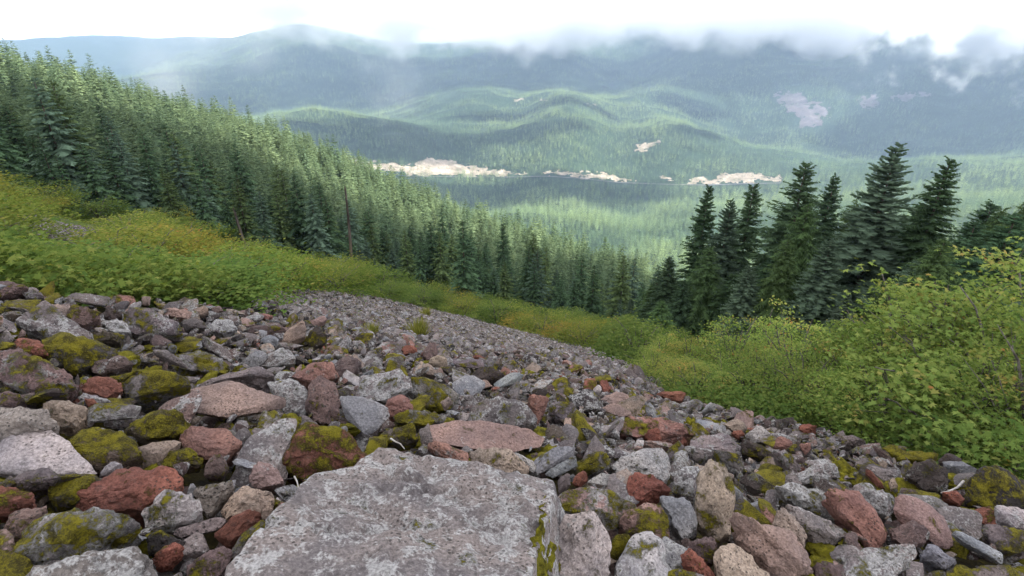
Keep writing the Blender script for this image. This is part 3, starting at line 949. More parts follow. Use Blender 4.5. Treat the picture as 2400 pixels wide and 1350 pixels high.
STONES = [new_mesh('rock', *random_stone(500 + i, 3), M_ROCK, True, None, 26) for i in range(16)]
EDGE = [(-600,668),(0,672),(150,690),(300,704),(450,712),(600,728),(700,742),(850,772),(1000,797),(1200,826),(1400,860),(1530,905),(1600,935),(1750,968),(1900,1000),(2050,1050),(2250,1085),(2400,1120),(3200,1300)]
EX, EY = np.array(EDGE, float).T
FAR_TALUS = [(596,725),(600,700),(640,686),(720,684),(850,694),(1000,723),(1240,780),(1400,824),(1480,852),(1540,900),(1500,925),(1200,850),(1000,820),(800,790),(600,750)]
PATCH = [(25,512),(90,512),(150,530),(230,540),(270,556),(180,566),(90,560),(60,535)]

def covered(px, py, rad):
    cov = np.zeros(len(px), bool)
    for poly in hero_polys:
        for dx, dy in ((0, 0), (0, -0.35)):
            cov |= inside(px + dx * rad, py + dy * rad, poly)
    return cov

def talus_points(n, r0, r1, seed):
    rg = np.random.default_rng(seed)
    az = rg.uniform(-0.95, 0.95, n)
    r = np.sqrt(rg.uniform(r0 ** 2, r1 ** 2, n))
    x, y = np.sin(az) * r, np.cos(az) * r
    z = ground_z(x, y)
    px, py = project(x, y, z)
    return x, y, z, px, py, r

KEYS = np.array(list('GGGGGGLLLLLLBBBBDDDDPTTQRWSSMM'))
# stones big enough to pick out
x, y, z, px, py, r = talus_points(6000, 1.6, 12.5, 41)
rg = np.random.default_rng(42)
sz = np.exp(rg.normal(math.log(0.27), 0.38, len(x))).clip(0.12, 0.6)
dpt = y * CP - z * SP
rad = 0.5 * sz * F_PX / dpt
ok = (py > np.interp(px, EX, EY) + 4) & (px > -150) & (px < 2550) & (py < 1420)
ok &= ~covered(px, py - 0.2 * rad, rad)
order = [i for i in np.argsort(-rad) if ok[i]]
chosen = []
for i in order:                              # no two of them in the same place
    if all((x[i] - x[j]) ** 2 + (y[i] - y[j]) ** 2 > (0.30 * (sz[i] + sz[j])) ** 2 for j in chosen):
        chosen.append(i)
    if len(chosen) >= 1100:
        break
mats_small = []
for c_, i in enumerate(chosen):
    key = KEYS[rg.integers(len(KEYS))]
    rot = (rg.uniform(-0.5, 0.5) - 0.3, rg.uniform(-0.5, 0.5) + 0.15, rg.uniform(0, 6.28))
    s = sz[i] * np.array([rg.uniform(0.9, 1.25), rg.uniform(0.85, 1.15), rg.uniform(0.8, 1.25)])
    if c_ < 150:
        o = add_obj('rock', STONES[rg.integers(16)], loc=(x[i], y[i], z[i] + 0.04 * sz[i]), category='rock', group='rocks of the talus slope')
        o.rotation_euler = rot
        o.scale = s
        o.color = tuple(np.array(COL[key]) * rg.uniform(0.55, 0.95)) + (1,)
        o['moss'] = float(rg.choice([0.1, 0.3, 0.5, 0.75]))
        o['lichen'] = float(rg.uniform(0.1, 0.6))
        rock_things.append((o, np.array([px[i], py[i]]), 2 * rad[i], str(key), o['moss']))
    else:
        mats_small.append(((x[i], y[i], z[i] + 0.04 * sz[i]), rot, s, key))

STONES_T = []
for i in range(12):
    me = new_mesh('stone', *random_stone(700 + i, 2), M_ROCK_T, True, None, 30)
    STONES_T.append(source_obj('stone', me))
def tints(keys, rg, lo=0.42, hi=0.88):
    t = np.array([COL[k] for k in keys]) * rg.uniform(lo, hi, (len(keys), 1))
    return np.c_[t, np.ones(len(keys))]

x, y, z, px, py, r = talus_points(18000, 1.3, 13.0, 51)
sz = np.exp(rg.normal(math.log(0.125), 0.48, len(x))).clip(0.05, 0.34)
rad = 0.5 * sz * F_PX / (y * CP - z * SP)
ok = (py > np.interp(px, EX, EY) + 2) & (px > -200) & (px < 2600) & ~covered(px, py - 0.3 * rad, rad * 0.6)
k = np.nonzero(ok)[0]
P3 = np.c_[x[k], y[k], z[k] + rg.uniform(-0.14, 0.04, len(k))]
keys = KEYS[rg.integers(len(KEYS), size=len(k))]
rots = rg.uniform(-0.7, 0.7, (len(k), 3)); rots[:, 2] = rg.uniform(0, 6.28, len(k))
scl = sz[k][:, None] * rg.uniform(0.8, 1.25, (len(k), 3))
# a bed of stones below them all
bx, by, bz, bed_px, bed_py, br = talus_points(5200, 1.3, 13.0, 57)
kb = np.nonzero((bed_py > np.interp(bed_px, EX, EY) + 6) & (bed_px > -200) & (bed_px < 2600))[0]
bs = rg.uniform(0.18, 0.42, len(kb))
P3 = np.vstack([P3, np.c_[bx[kb], by[kb], bz[kb] - 0.05 - 0.30 * bs]])
keys = np.r_[keys, np.array(list('GGBBDDDLMM'))[rg.integers(10, size=len(kb))]]
rb = rg.uniform(-0.5, 0.5, (len(kb), 3)); rb[:, 2] = rg.uniform(0, 6.28, len(kb))
rots = np.vstack([rots, rb]); scl = np.vstack([scl, bs[:, None] * rg.uniform(0.85, 1.2, (len(kb), 3))])
P3 = np.vstack([P3, [m_[0] for m_ in mats_small]]); rots = np.vstack([rots, [m_[1] for m_ in mats_small]])
scl = np.vstack([scl, [m_[2] for m_ in mats_small]]); keys = np.r_[keys, [m_[3] for m_ in mats_small]]
scatter_mass('loose_stones', P3, rots, scl, rg.integers(12, size=len(P3)), tints(keys, rg), STONES_T, 'small loose stones filling the gaps between the big rocks', 'stones')

# cushions of moss swelling up in the crevices
def moss_cushions():
    rg = np.random.default_rng(58)
    src = []
    d, f = ico(4)
    for i in range(5):
        k = 1 + 0.22 * fbm(d * 2.3 + i * 7, 300 + i, 3) + 0.10 * fbm(d * 9, 310 + i, 3, 0.7)
        src.append(source_obj('moss', new_mesh('moss', d * k[:, None] * np.array([0.5, 0.5, 0.24]), f, M_MOSS, True)))
    x, y, z, px, py, r = talus_points(5200, 1.4, 9.0, 59)
    grow = fbm(np.c_[x * 0.9, y * 0.9, 0 * x], 61, 3) + 0.25 * (px < 1000) - 0.03 * r
    k = np.nonzero((py > np.interp(px, EX, EY) + 25) & (px > -200) & (px < 2600) & (grow > 0.10) & ~covered(px, py, 6.0) & ~covered(px, py - 10, 14.0))[0][:420]
    s = np.exp(rg.uniform(math.log(0.07), math.log(0.24), len(k)))
    rots = np.c_[rg.uniform(-0.5, 0.1, len(k)), rg.uniform(-0.3, 0.4, len(k)), rg.uniform(0, 6.28, len(k))]
    scatter_mass('moss_cushions', np.c_[x[k], y[k], z[k] - 0.09 + rg.uniform(-0.05, 0.05, len(k))], rots, s[:, None] * rg.uniform(0.8, 1.3, (len(k), 3)), rg.integers(5, size=len(k)), np.ones((len(k), 4)), src,
                 'yellow-green moss swelling in the crevices between the rocks', 'moss')
moss_cushions()

# lower talus beyond the crest and the small bare patch on the shrub slope
FAR_KEYS = np.array(list('GGGGGGLLLLLBBWDDS'))
def talus_mass(name, poly, r0, r1, n, smin, smax, seed, label):
    rg = np.random.default_rng(seed)
    az0 = min(azel(*q)[0] for q in poly) - 0.02
    az1 = max(azel(*q)[0] for q in poly) + 0.02
    az = rg.uniform(az0, az1, n)
    r = np.sqrt(rg.uniform(r0 ** 2, r1 ** 2, n))
    x, y = np.sin(az) * r, np.cos(az) * r
    z = ground_z(x, y)
    px, py = project(x, y, z)
    jx, jy = rg.normal(0, 4, n), rg.normal(0, 2, n)
    k = np.nonzero(inside(px + jx, py + jy, poly))[0]
    sz = np.exp(rg.uniform(math.log(smin), math.log(smax), len(k)))
    rots = rg.uniform(-0.8, 0.8, (len(k), 3)); rots[:, 2] = rg.uniform(0, 6.28, len(k))
    keys = FAR_KEYS[rg.integers(len(FAR_KEYS), size=len(k))]
    return scatter_mass(name, np.c_[x[k], y[k], z[k] + 0.08 * sz], rots, sz[:, None] * rg.uniform(0.8, 1.3, (len(k), 3)), rg.integers(12, size=len(k)), tints(keys, rg, 0.5, 1.05), [source_obj('stone', s.data) for s in STONES_T], label, 'stones')

talus_mass('talus_stones', FAR_TALUS, 10.5, 64.0, 70000, 0.16, 0.6, 61, 'grey scree sweeping down beyond the crest of the rock field')
talus_mass('scree_patch_stones', PATCH, 22.0, 58.0, 60000, 0.2, 0.6, 62, 'small bare scree patch among the bushes on the far left')

# ------------------------------------------------------------------ conifers
def trunk_mesh(name, H, r0, r1, mat, seed=0, bend=0.0, sides=8, rings=10):
    rg = np.random.default_rng(seed)
    v, f = [], []
    for i in range(rings + 1):
        t = i / rings
        rr = r0 + (r1 - r0) * t
        ox, oy = bend * math.sin(t * 2.4 + seed), bend * math.cos(t * 1.9 + seed)
        for j in range(sides):
            a = 2 * math.pi * j / sides
            q = rr * (1 + rg.uniform(-0.12, 0.12))
            v.append((ox + q * math.cos(a), oy + q * math.sin(a), H * t - (0.4 if i == 0 else 0)))
    for i in range(rings):
        for j in range(sides):
            a, b = i * sides + j, i * sides + (j + 1) % sides
            f.append((a, b, b + sides, a + sides))
    return new_mesh(name, v, f, mat, True)

def conifer_crown(seed, H, R, whorls, nbr, ntw, base=0.03, droop=0.25, tw=0.10, gap=0.0, power=0.8, hang=0.25, shape=1.0, tmax=0.95, fin_k=0.10, lead=0.10):
    """Needle sprays on whorled branches: returns verts, tris and per-tri shade."""
    rg = np.random.default_rng(seed)
    V, SH = [], []
    for i in range(whorls):
        t = base + (0.985 - base) * (i + rg.uniform(-0.3, 0.3)) / whorls
        t = min(max(t, base), 0.985)
        zz = H * t
        L0 = R * (1 - t) ** power * shape + 0.02 * H * (1 - t) + 0.12
        if t < 0.12:
            L0 *= 0.8
        up0 = 0.75 * t ** 2 - 0.12 - droop * (1 - t)
        a0 = rg.uniform(0, 6.28)
        for b in range(nbr):
            if rg.random() < gap:
                continue
            a = a0 + 6.283 * b / nbr + rg.uniform(-0.35, 0.35)
            L = L0 * rg.uniform(0.50, 1.18)
            ca, sa = math.cos(a), math.sin(a)
            zz = H * t + H * rg.uniform(-0.016, 0.016)
            up = up0 + rg.uniform(-0.20, 0.16)
            s = (np.arange(ntw) + rg.uniform(0.15, 0.9, ntw)) / ntw
            s = 0.10 + 0.90 * s
            bx = s * L
            bz = zz + up * bx - 0.22 * droop * bx * s + 0.10 * L * np.maximum(s - 0.7, 0)
            tl = np.clip(0.42 * L * (1.15 - 0.75 * s), 0.10, tmax) * rg.uniform(0.7, 1.2, ntw)
            for side in (-1, 1):
                ang = rg.uniform(0.45, 1.25, ntw) * side
                dx, dy = np.cos(ang), np.sin(ang)
                w = tw * L + 0.03
                tipx, tipy = bx + tl * dx, tl * dy
                tipz = bz - hang * tl + rg.uniform(-0.32, 0.28, ntw) * tl
                fin = rg.uniform(0.0, 1.0, ntw) ** 0.7 * (fin_k * L + 0.06)      # sprays have depth: they hang and stand
                p0 = np.c_[bx - w * 0.5, -0.02 * side * np.ones(ntw), bz + fin * 0.75]
                p1 = np.c_[bx + w * 0.9, 0.02 * side * np.ones(ntw), bz - fin]
                p2 = np.c_[tipx, tipy, tipz]
                tri = np.stack([p0, p1, p2], 1)
                X = tri[..., 0] * ca - tri[..., 1] * sa
                Y = tri[..., 0] * sa + tri[..., 1] * ca
                V.append(np.stack([X, Y, tri[..., 2]], -1))
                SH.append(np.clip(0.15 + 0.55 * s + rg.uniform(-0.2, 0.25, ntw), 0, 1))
            # the leading spray at the branch end
            e = np.array([[[0.72 * L, -lead * L, 0], [0.72 * L, lead * L, 0], [1.08 * L, 0, 0]]])
            e[..., 2] = zz + up * e[..., 0] - 0.22 * droop * e[..., 0] * e[..., 0] / L + 0.03 * L
            X = e[..., 0] * ca - e[..., 1] * sa
            Y = e[..., 0] * sa + e[..., 1] * ca
            V.append(np.stack([X, Y, e[..., 2]], -1))
            SH.append(np.array([rg.uniform(0.6, 1.0)]))
    # the leader
    tip = np.array([[[-0.05, 0, 0.94 * H], [0.05, 0, 0.94 * H], [0, 0, H]], [[0, -0.05, 0.94 * H], [0, 0.05, 0.94 * H], [0, 0, H]]])
    V.append(tip)
    SH.append(np.array([0.7, 0.7]))
    V = np.concatenate(V).reshape(-1, 3)
    return V, np.arange(len(V)).reshape(-1, 3), np.concatenate(SH)

def crown_mesh(name, mat, **kw):
    v, f, sh = conifer_crown(**kw)
    return new_mesh(name, v, f, mat, False, {'shade': ('FACE', 'FLOAT', sh)})

KIND = {}
for i in range(4):       # firs, 15 m
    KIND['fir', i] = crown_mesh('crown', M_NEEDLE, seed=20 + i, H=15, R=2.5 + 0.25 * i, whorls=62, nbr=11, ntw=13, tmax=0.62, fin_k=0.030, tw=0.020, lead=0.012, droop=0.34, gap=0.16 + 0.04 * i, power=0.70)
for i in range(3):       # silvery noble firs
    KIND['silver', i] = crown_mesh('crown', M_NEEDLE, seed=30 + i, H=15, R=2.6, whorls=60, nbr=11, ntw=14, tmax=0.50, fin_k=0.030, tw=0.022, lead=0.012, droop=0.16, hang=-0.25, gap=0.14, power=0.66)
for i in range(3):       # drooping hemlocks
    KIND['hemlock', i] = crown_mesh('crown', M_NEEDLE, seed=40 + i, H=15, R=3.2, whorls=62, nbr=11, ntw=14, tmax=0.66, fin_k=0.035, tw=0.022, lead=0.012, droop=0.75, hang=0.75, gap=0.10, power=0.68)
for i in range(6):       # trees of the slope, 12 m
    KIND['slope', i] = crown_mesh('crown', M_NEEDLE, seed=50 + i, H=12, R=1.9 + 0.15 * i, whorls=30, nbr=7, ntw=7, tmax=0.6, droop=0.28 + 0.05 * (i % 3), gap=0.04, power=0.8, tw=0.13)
TRUNK15 = trunk_mesh('trunk', 14.6, 0.22, 0.02, M_BARK, 1, 0.04)
TRUNK12 = trunk_mesh('trunk', 11.7, 0.16, 0.015, M_BARK, 2, 0.03, 6, 6)
SHADE = dict(fir=(0.058, 0.094, 0.052), silver=(0.090, 0.126, 0.092), hemlock=(0.070, 0.106, 0.044), slope=(0.062, 0.102, 0.056))
TREES = []

def plant_tree(kind, var, x, y, h, col, wide=1.0, rot=0.0):
    full = 12.0 if kind == 'slope' else 15.0
    z = float(ground_z(x, y)[0])
    o = add_obj('conifer_tree', None, loc=(x, y, z), category='tree')
    o.empty_display_size = 0.5
    o.rotation_euler = (0, 0, rot)
    s = h / full
    o.scale = (s * wide, s * wide, s)
    t = add_obj('trunk', TRUNK12 if kind == 'slope' else TRUNK15, o)
    c = add_obj('crown', KIND[kind, var], o)
    c.color = tuple(col) + (1,)
    px, py = project(np.array([x]), np.array([y]), np.array([z]))
    TREES.append([o, kind, float(px[0]), float(py[0]), h, math.hypot(x, y)])
    return o

# the stand on the right: tip pixel, metres away, kind, width
STAND = [(1664,432,47,'fir',.8),(1715,468,45,'silver',.85),(1770,425,50,'fir',.85),(1892,378,45,'fir',1.05),(1960,408,49,'fir',.85),(1897,474,41,'hemlock',.9),(1849,560,38,'hemlock',.8),
 (2105,335,44,'silver',1.05),(2232,368,45,'fir',1.0),(1950,560,37,'silver',.95),(2215,560,34,'hemlock',1.05),(2355,484,41,'hemlock',.9),(2425,470,43,'fir',1.1),(2119,500,50,'hemlock',.9),
 (1571,600,45,'fir',.95),(1665,575,41,'hemlock',.9),(1759,622,38,'silver',.95),(1530,665,47,'hemlock',1.0),(1605,655,40,'fir',1.0),(1720,640,40,'fir',1.0),(1815,590,43,'fir',1.0),(2040,560,46,'fir',1.0),
 (2180,610,41,'fir',1.0),(2300,560,46,'fir',1.1),(2480,430,46,'fir',1.1),(2395,590,38,'fir',1.1),(2560,420,44,'silver',1.1),(2280,640,34,'fir',1.0),(2080,660,36,'hemlock',.9),(1990,690,34,'silver',.9),(2330,468,43,'fir',1.2),(2385,500,36,'fir',1.3),(2440,452,40,'hemlock',1.2),(2290,515,39,'fir',1.1),(2160,470,48,'fir',1.0),(2010,470,50,'hemlock',1.0),(1840,500,49,'fir',1.0),(1480,700,58,'silver',.9),(1505,735,50,'fir',.9)]
for i in range(30):                          # the undergrowth of the stand: shorter trees between the tall ones
    tx = 1500 + 1050 * (i + rng.uniform(0, 1)) / 30
    STAND.append((tx, float(np.interp(tx, [1500, 1700, 2000, 2300, 2450], [735, 640, 600, 560, 520])) + rng.uniform(-25, 55), rng.uniform(36, 58), ['fir', 'hemlock', 'fir', 'silver', 'hemlock'][i % 5], rng.uniform(1.0, 1.3)))
for i, (tx, ty, r, kind, wide) in enumerate(STAND):
    az, e = azel(tx, ty)
    x, y = math.sin(az) * r, math.cos(az) * r
    h = e * r - float(ground_z(x, y)[0])
    n_var = {'fir': 4, 'silver': 3, 'hemlock': 3}[kind]
    col = np.array(SHADE[kind]) * rng.uniform(0.85, 1.15) * (1 + rng.uniform(-0.06, 0.06, 3))
    plant_tree(kind, i % n_var, x, y, max(h, 4.0), col, wide * (1.5 if h < 9 else 1.18), rng.uniform(0, 6.28))

# the forested spur: front rows singly, the rest as one mass
FE_PX = np.array([-900, 0, 300, 600, 830, 1000, 1250, 1450, 1560, 1700])
FE_R = np.array([58, 60, 63, 71, 75, 72, 64, 60, 62, 90])
def spur_trees(step, seed):
    rg = np.random.default_rng(seed)
    g = np.arange(-520, 330, step)
    gy = np.arange(20, 560, step)
    X, Y = np.meshgrid(g, gy)
    X = (X + rg.uniform(-0.45, 0.45, X.shape) * step).ravel()
    Y = (Y + rg.uniform(-0.45, 0.45, Y.shape) * step).ravel()
    z = ground_z(X, Y)
    r = np.hypot(X, Y)
    px, py = project(X, Y, z)
    ok = (r > np.interp(px, FE_PX, FE_R) + rg.uniform(-4, 4, len(r))) & (r < 480) & (px > -420) & (px < 1640) & (np.arctan2(X, Y) < 0.32)
    return X[ok], Y[ok], z[ok], r[ok], px[ok], py[ok]

X, Y, Z, Rr, PXx, PYy = spur_trees(3.9, 81)
rg = np.random.default_rng(82)
Ht = np.clip(rg.normal(9.5, 2.8, len(X)), 4, 16) * np.interp(Rr, [60, 90, 330], [0.82, 1.0, 1.35])
# keep what can be seen from about here: the tip must clear the land in front of it
def _skyline():
    aa = np.linspace(-1.05, 1.05, 260)
    rr = np.exp(np.linspace(math.log(8), math.log(13000), 260))
    AA, RR = np.meshgrid(aa, rr, indexing='ij')
    E = (ground_z((np.sin(AA) * RR).ravel(), (np.cos(AA) * RR).ravel())).reshape(AA.shape) / RR
    return np.maximum.accumulate(E, axis=1)
_SKY = _skyline()
def seen(X, Y, Ztop, margin):
    A = np.arctan2(X, Y)
    R = np.hypot(X, Y)
    ia = np.clip(((A + 1.05) / 2.10 * 259).round().astype(int), 0, 259)
    ir = np.clip((np.log(R / 8) / math.log(13000 / 8) * 259).astype(int) - 1, 0, 259)
    return (Ztop + margin * R) / R >= _SKY[ia, ir]
vis = seen(X, Y, Z + Ht, 0.02)
X, Y, Z, Rr, PXx, PYy, Ht = (q[vis] for q in (X, Y, Z, Rr, PXx, PYy, Ht))
front = np.argsort(Rr - np.interp(PXx, FE_PX, FE_R))
front = [i for i in front if -60 < PXx[i] < 1600][:225]
fset = set(front)
for i in front:
    edge = Rr[i] - np.interp(PXx[i], FE_PX, FE_R) < 6
    h = Ht[i] * (rg.choice([0.45, 0.7, 0.95]) if edge else 0.95)
    tone = rg.choice(3, p=[0.55, 0.25, 0.20])
    col = np.array([SHADE['slope'], (0.088, 0.130, 0.094), (0.085, 0.118, 0.050)][tone]) * rg.uniform(0.75, 1.2)
    o = plant_tree('slope', int(rg.integers(6)), X[i], Y[i], h, col, rg.uniform(1.0, 1.35), rg.uniform(0, 6.28))
    TREES[-1].append(('dark green', 'silvery green', 'yellowish green')[tone])

def forest_tints(n, rg, a, b, spread=0.2):
    t = rg.uniform(0, 1, (n, 1))
    c = np.array(a) * (1 - t) + np.array(b) * t
    c = c * rg.uniform(1 - spread, 1 + spread, (n, 1))
    return np.c_[c, np.ones(n)]

MID_TREES = []
for i in range(5):
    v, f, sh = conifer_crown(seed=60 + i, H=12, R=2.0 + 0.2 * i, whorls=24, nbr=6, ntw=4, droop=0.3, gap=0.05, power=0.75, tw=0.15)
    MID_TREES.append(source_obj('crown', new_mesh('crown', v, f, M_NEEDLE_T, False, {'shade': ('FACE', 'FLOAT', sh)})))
rest = np.array([i for i in range(len(X)) if i not in fset])
s = Ht[rest] / 12
scatter_mass('spur_forest', np.c_[X[rest], Y[rest], Z[rest]], np.c_[0 * s, 0 * s, rg.uniform(0, 6.28, len(s))], np.c_[s * 1.2, s * 1.2, s], rg.integers(5, size=len(s)),
             forest_tints(len(s), rg, (0.072, 0.110, 0.066), (0.130, 0.172, 0.092)), MID_TREES, 'dense conifer forest covering the spur on the left', 'forest')

# ------------------------------------------------------------------ bare ground in the valley: road cut, road, slides, clearings
def drape(name, poly, r0, r1, mat, lift, step=6.0, ragged=5.0, seed=0):
    P = np.array(poly, float)
    gx = np.arange(P[:, 0].min() - step, P[:, 0].max() + step, step)
    gy = np.arange(P[:, 1].min() - step * 0.5, P[:, 1].max() + step * 0.5, step * 0.5)
    r = np.exp(np.linspace(math.log(r0), math.log(r1), 160))
    V = np.zeros((len(gx), len(gy), 3))
    for i, qx in enumerate(gx):
        for j, qy in enumerate(gy):
            az, e = azel(qx, qy)
            V[i, j, :2] = math.sin(az), math.cos(az)
            V[i, j, 2] = e
    flat = V.reshape(-1, 3)
    best = np.full(len(flat), np.nan)
    prev = None
    for rr in r:
        zz = ground_z(flat[:, 0] * rr, flat[:, 1] * rr)
        dd = flat[:, 2] * rr - zz
        if prev is not None:
            k = np.isnan(best) & (dd <= 0) & (prev > 0)
            best[k] = pr + (rr - pr) * (prev[k] / (prev[k] - dd[k]))
        prev, pr = dd, rr
    G = np.c_[flat[:, 0] * best, flat[:, 1] * best, flat[:, 2] * best + lift]
    jx, jy = np.meshgrid(gx, gy, indexing='ij')
    q = np.c_[jx.ravel() / 11.0, jy.ravel() / 6.0, np.full(jx.size, seed)]
    ins = inside(jx.ravel() + ragged * 2.0 * fbm(q, seed, 5, 0.7), jy.ravel() + ragged * 1.1 * fbm(q + 31, seed, 5, 0.7), poly) & ~np.isnan(best)
    idx = np.arange(len(flat)).reshape(len(gx), len(gy))
    fc = np.stack([idx[:-1, :-1], idx[:-1, 1:], idx[1:, 1:], idx[1:, :-1]], -1).reshape(-1, 4)
    fc = fc[ins[fc].sum(1) >= 3]
    fc = fc[~np.isnan(best[fc]).any(1)]
    # no skirts across a skyline
    rr4 = best[fc]
    fc = fc[np.ptp(rr4, axis=1) < 0.12 * rr4.mean(1)]
    used = np.unique(fc)
    mp = -np.ones(len(flat), int)
    mp[used] = np.arange(len(used))
    return add_obj(name, new_mesh(name, G[used], mp[fc][:, ::-1], mat, True), kind='structure')

M_CUT = soil_material('road_cut_sand', [(0.080, 0.076, 0.05), (0.21, 0.175, 0.135), (0.36, 0.31, 0.25)], 0.022, 3.0)
M_SLIDE = soil_material('rock_slide_grey', [(0.045, 0.045, 0.045), (0.085, 0.075, 0.078), (0.13, 0.115, 0.115)], 0.018, 3.0)
M_ROAD = soil_material('road_asphalt', [(0.09, 0.09, 0.095), (0.12, 0.12, 0.12), (0.15, 0.15, 0.15)], 0.05, 0.1)
CUTS = [
 ('road_cut', [(790,376),(840,376),(900,384),(960,388),(1000,370),(1060,378),(1110,392),(1190,398),(1190,412),(1100,412),(1000,414),(960,416),(940,402),(880,400),(850,404),(800,390)], 2000, 2700, M_CUT),
 ('road_cut', [(1275,399),(1330,402),(1420,408),(1460,418),(1460,426),(1380,418),(1280,410)], 2000, 2700, M_CUT),
 ('road_cut', [(1540,412),(1580,413),(1585,424),(1545,424)], 2000, 2700, M_CUT),
 ('road_cut', [(1610,420),(1650,418),(1670,416),(1700,404),(1730,405),(1780,408),(1800,416),(1840,414),(1835,424),(1740,428),(1660,431),(1612,429)], 2000, 2700, M_CUT),
 ('road_cut', [(1180,403),(1235,403),(1235,408),(1180,410)], 2000, 2700, M_CUT),
 ('road_cut', [(1455,420),(1500,421),(1500,426),(1455,426)], 2000, 2700, M_CUT),
 ('clearing', [(1490,345),(1510,335),(1520,335),(1545,322),(1548,338),(1520,346),(1510,356),(1490,358)], 2300, 2950, M_CUT),
 ('clearing', [(1208,230),(1225,232),(1225,238),(1208,236)], 3300, 3900, M_CUT),
 ('clearing', [(1268,229),(1285,232),(1285,238),(1270,238)], 3300, 3900, M_CUT),
 ('clearing', [(1330,238),(1390,242),(1395,250),(1335,246)], 3300, 4600, M_CUT),
 ('rock_slide', [(1815,222),(1840,214),(1860,222),(1885,218),(1890,240),(1920,244),(1945,255),(1930,285),(1905,300),(1875,296),(1865,270),(1845,255),(1830,240)], 3600, 4700, M_SLIDE),
 ('rock_slide', [(2010,238),(2030,224),(2060,222),(2060,240),(2035,258),(2020,250)], 3600, 4700, M_SLIDE),
 ('rock_slide', [(2090,226),(2170,214),(2180,224),(2110,238)], 3600, 4700, M_SLIDE),
]
for i, (nm, poly, r0, r1, mat) in enumerate(CUTS):
    drape(nm, poly, r0, r1, mat, 1.2, 2.8, 6.0 if nm != 'clearing' else 5.0, i)
ROAD_PX = [(840,400),(960,414),(1090,416),(1200,416),(1280,414),(1360,419),(1450,429),(1560,433),(1650,435),(1740,432),(1830,430)]
road_pts = []
for qx in np.arange(840, 1831, 18):
    qy = np.interp(qx, *np.array(ROAD_PX, float).T)
    road_pts.append(hit(qx, qy, 1900, 2800, 300))
road_pts = np.array(road_pts)
dirn = np.gradient(road_pts, axis=0)
side = np.c_[dirn[:, 1], -dirn[:, 0]]
side /= np.linalg.norm(side, axis=1)[:, None]
rv, rf = [], []
for i, p in enumerate(road_pts):
    for sgn in (-1, 1):
        rv.append((p[0] + sgn * 5 * side[i, 0], p[1] + sgn * 5 * side[i, 1], p[2] + 2.2))
for i in range(len(road_pts) - 1):
    rf.append((2 * i, 2 * i + 2, 2 * i + 3, 2 * i + 1))
add_obj('road', new_mesh('road', rv, rf, M_ROAD, True), kind='structure')

# ------------------------------------------------------------------ valley and mountain forest: one mass
LOW_TREES = []
for i in range(4):
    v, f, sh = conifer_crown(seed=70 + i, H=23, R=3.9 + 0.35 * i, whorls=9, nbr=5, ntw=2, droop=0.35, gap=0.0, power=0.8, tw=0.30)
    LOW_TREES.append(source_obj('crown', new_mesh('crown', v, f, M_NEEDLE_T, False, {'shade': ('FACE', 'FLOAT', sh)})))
def valley_forest():
    rg = np.random.default_rng(91)
    PT, HT = [], []
    for r0, r1, step in ((480, 760, 8.0), (760, 1900, 9.0), (1900, 3100, 10.0), (3100, 5000, 12.5), (5000, 8200, 19.0)):
        area = 0.5 * 1.72 * (r1 ** 2 - r0 ** 2)
        n = int(area / step ** 2)
        az = rg.uniform(-0.86, 0.86, n)
        r = np.sqrt(rg.uniform(r0 ** 2, r1 ** 2, n))
        x, y = np.sin(az) * r, np.cos(az) * r
        z = ground_z(x, y)
        h = np.clip(rg.normal(1.0, 0.27, n), 0.45, 1.8) * (0.95 if r0 < 5000 else 1.35)
        k = seen(x, y, z + 23 * h, 0.004)
        x, y, z, h = x[k], y[k], z[k], h[k]
        px, py = project(x, y, z)
        bare = np.zeros(len(x), bool)
        for nm, poly, c0, c1, mat in CUTS:
            rr = np.hypot(x, y)
            q = np.c_[px / 13.0, py / 8.0, np.zeros(len(px))]
            bare |= inside(px + 5 * fbm(q * 1.3, 3, 3), py + 3 * fbm(q * 1.3 + 9, 4, 3), poly) & (rr > c0) & (rr < c1) & (rg.random(len(px)) > {'road_cut': 0.20, 'clearing': 0.40, 'rock_slide': 0.22}[nm])
        rr = np.hypot(x, y)
        rd = np.interp(px, *np.array(ROAD_PX, float).T)
        bare |= (np.abs(py - rd - 1.0) < 4.5) & (px > 830) & (px < 1835) & (rr > 1950) & (rr < 2600) & ((px > 1240) & (px < 1480) | (px > 1600))
        PT.append(np.c_[x, y, z][~bare])
        HT.append(h[~bare])
    P = np.vstack(PT)
    h = np.concatenate(HT)
    stand = fbm(np.c_[P[:, 0] / 420.0, P[:, 1] / 420.0, 0 * P[:, 0]], 77, 3)
    patch = fbm(np.c_[P[:, 0] / 95.0, P[:, 1] / 95.0, 0 * P[:, 0]], 78, 3)
    h = h * np.clip(0.95 + 0.42 * patch, 0.45, 1.45)
    t = np.clip(0.45 + 0.50 * stand + 0.28 * patch + rg.normal(0, 0.14, len(P)), 0, 1)[:, None]
    c = np.array((0.075, 0.120, 0.075)) * (1 - t) + np.array((0.170, 0.225, 0.105)) * t
    c = c * rg.uniform(0.55, 1.4, (len(P), 1))
    print('valley trees', len(P))
    scatter_mass('valley_forest', P, np.c_[0 * h, 0 * h, rg.uniform(0, 6.28, len(h))], np.c_[h, h, h], rg.integers(4, size=len(h)), np.c_[c, np.ones(len(c))], LOW_TREES,
                 'conifer forest spread over the valley floor, hills and mountains', 'forest')
valley_forest()

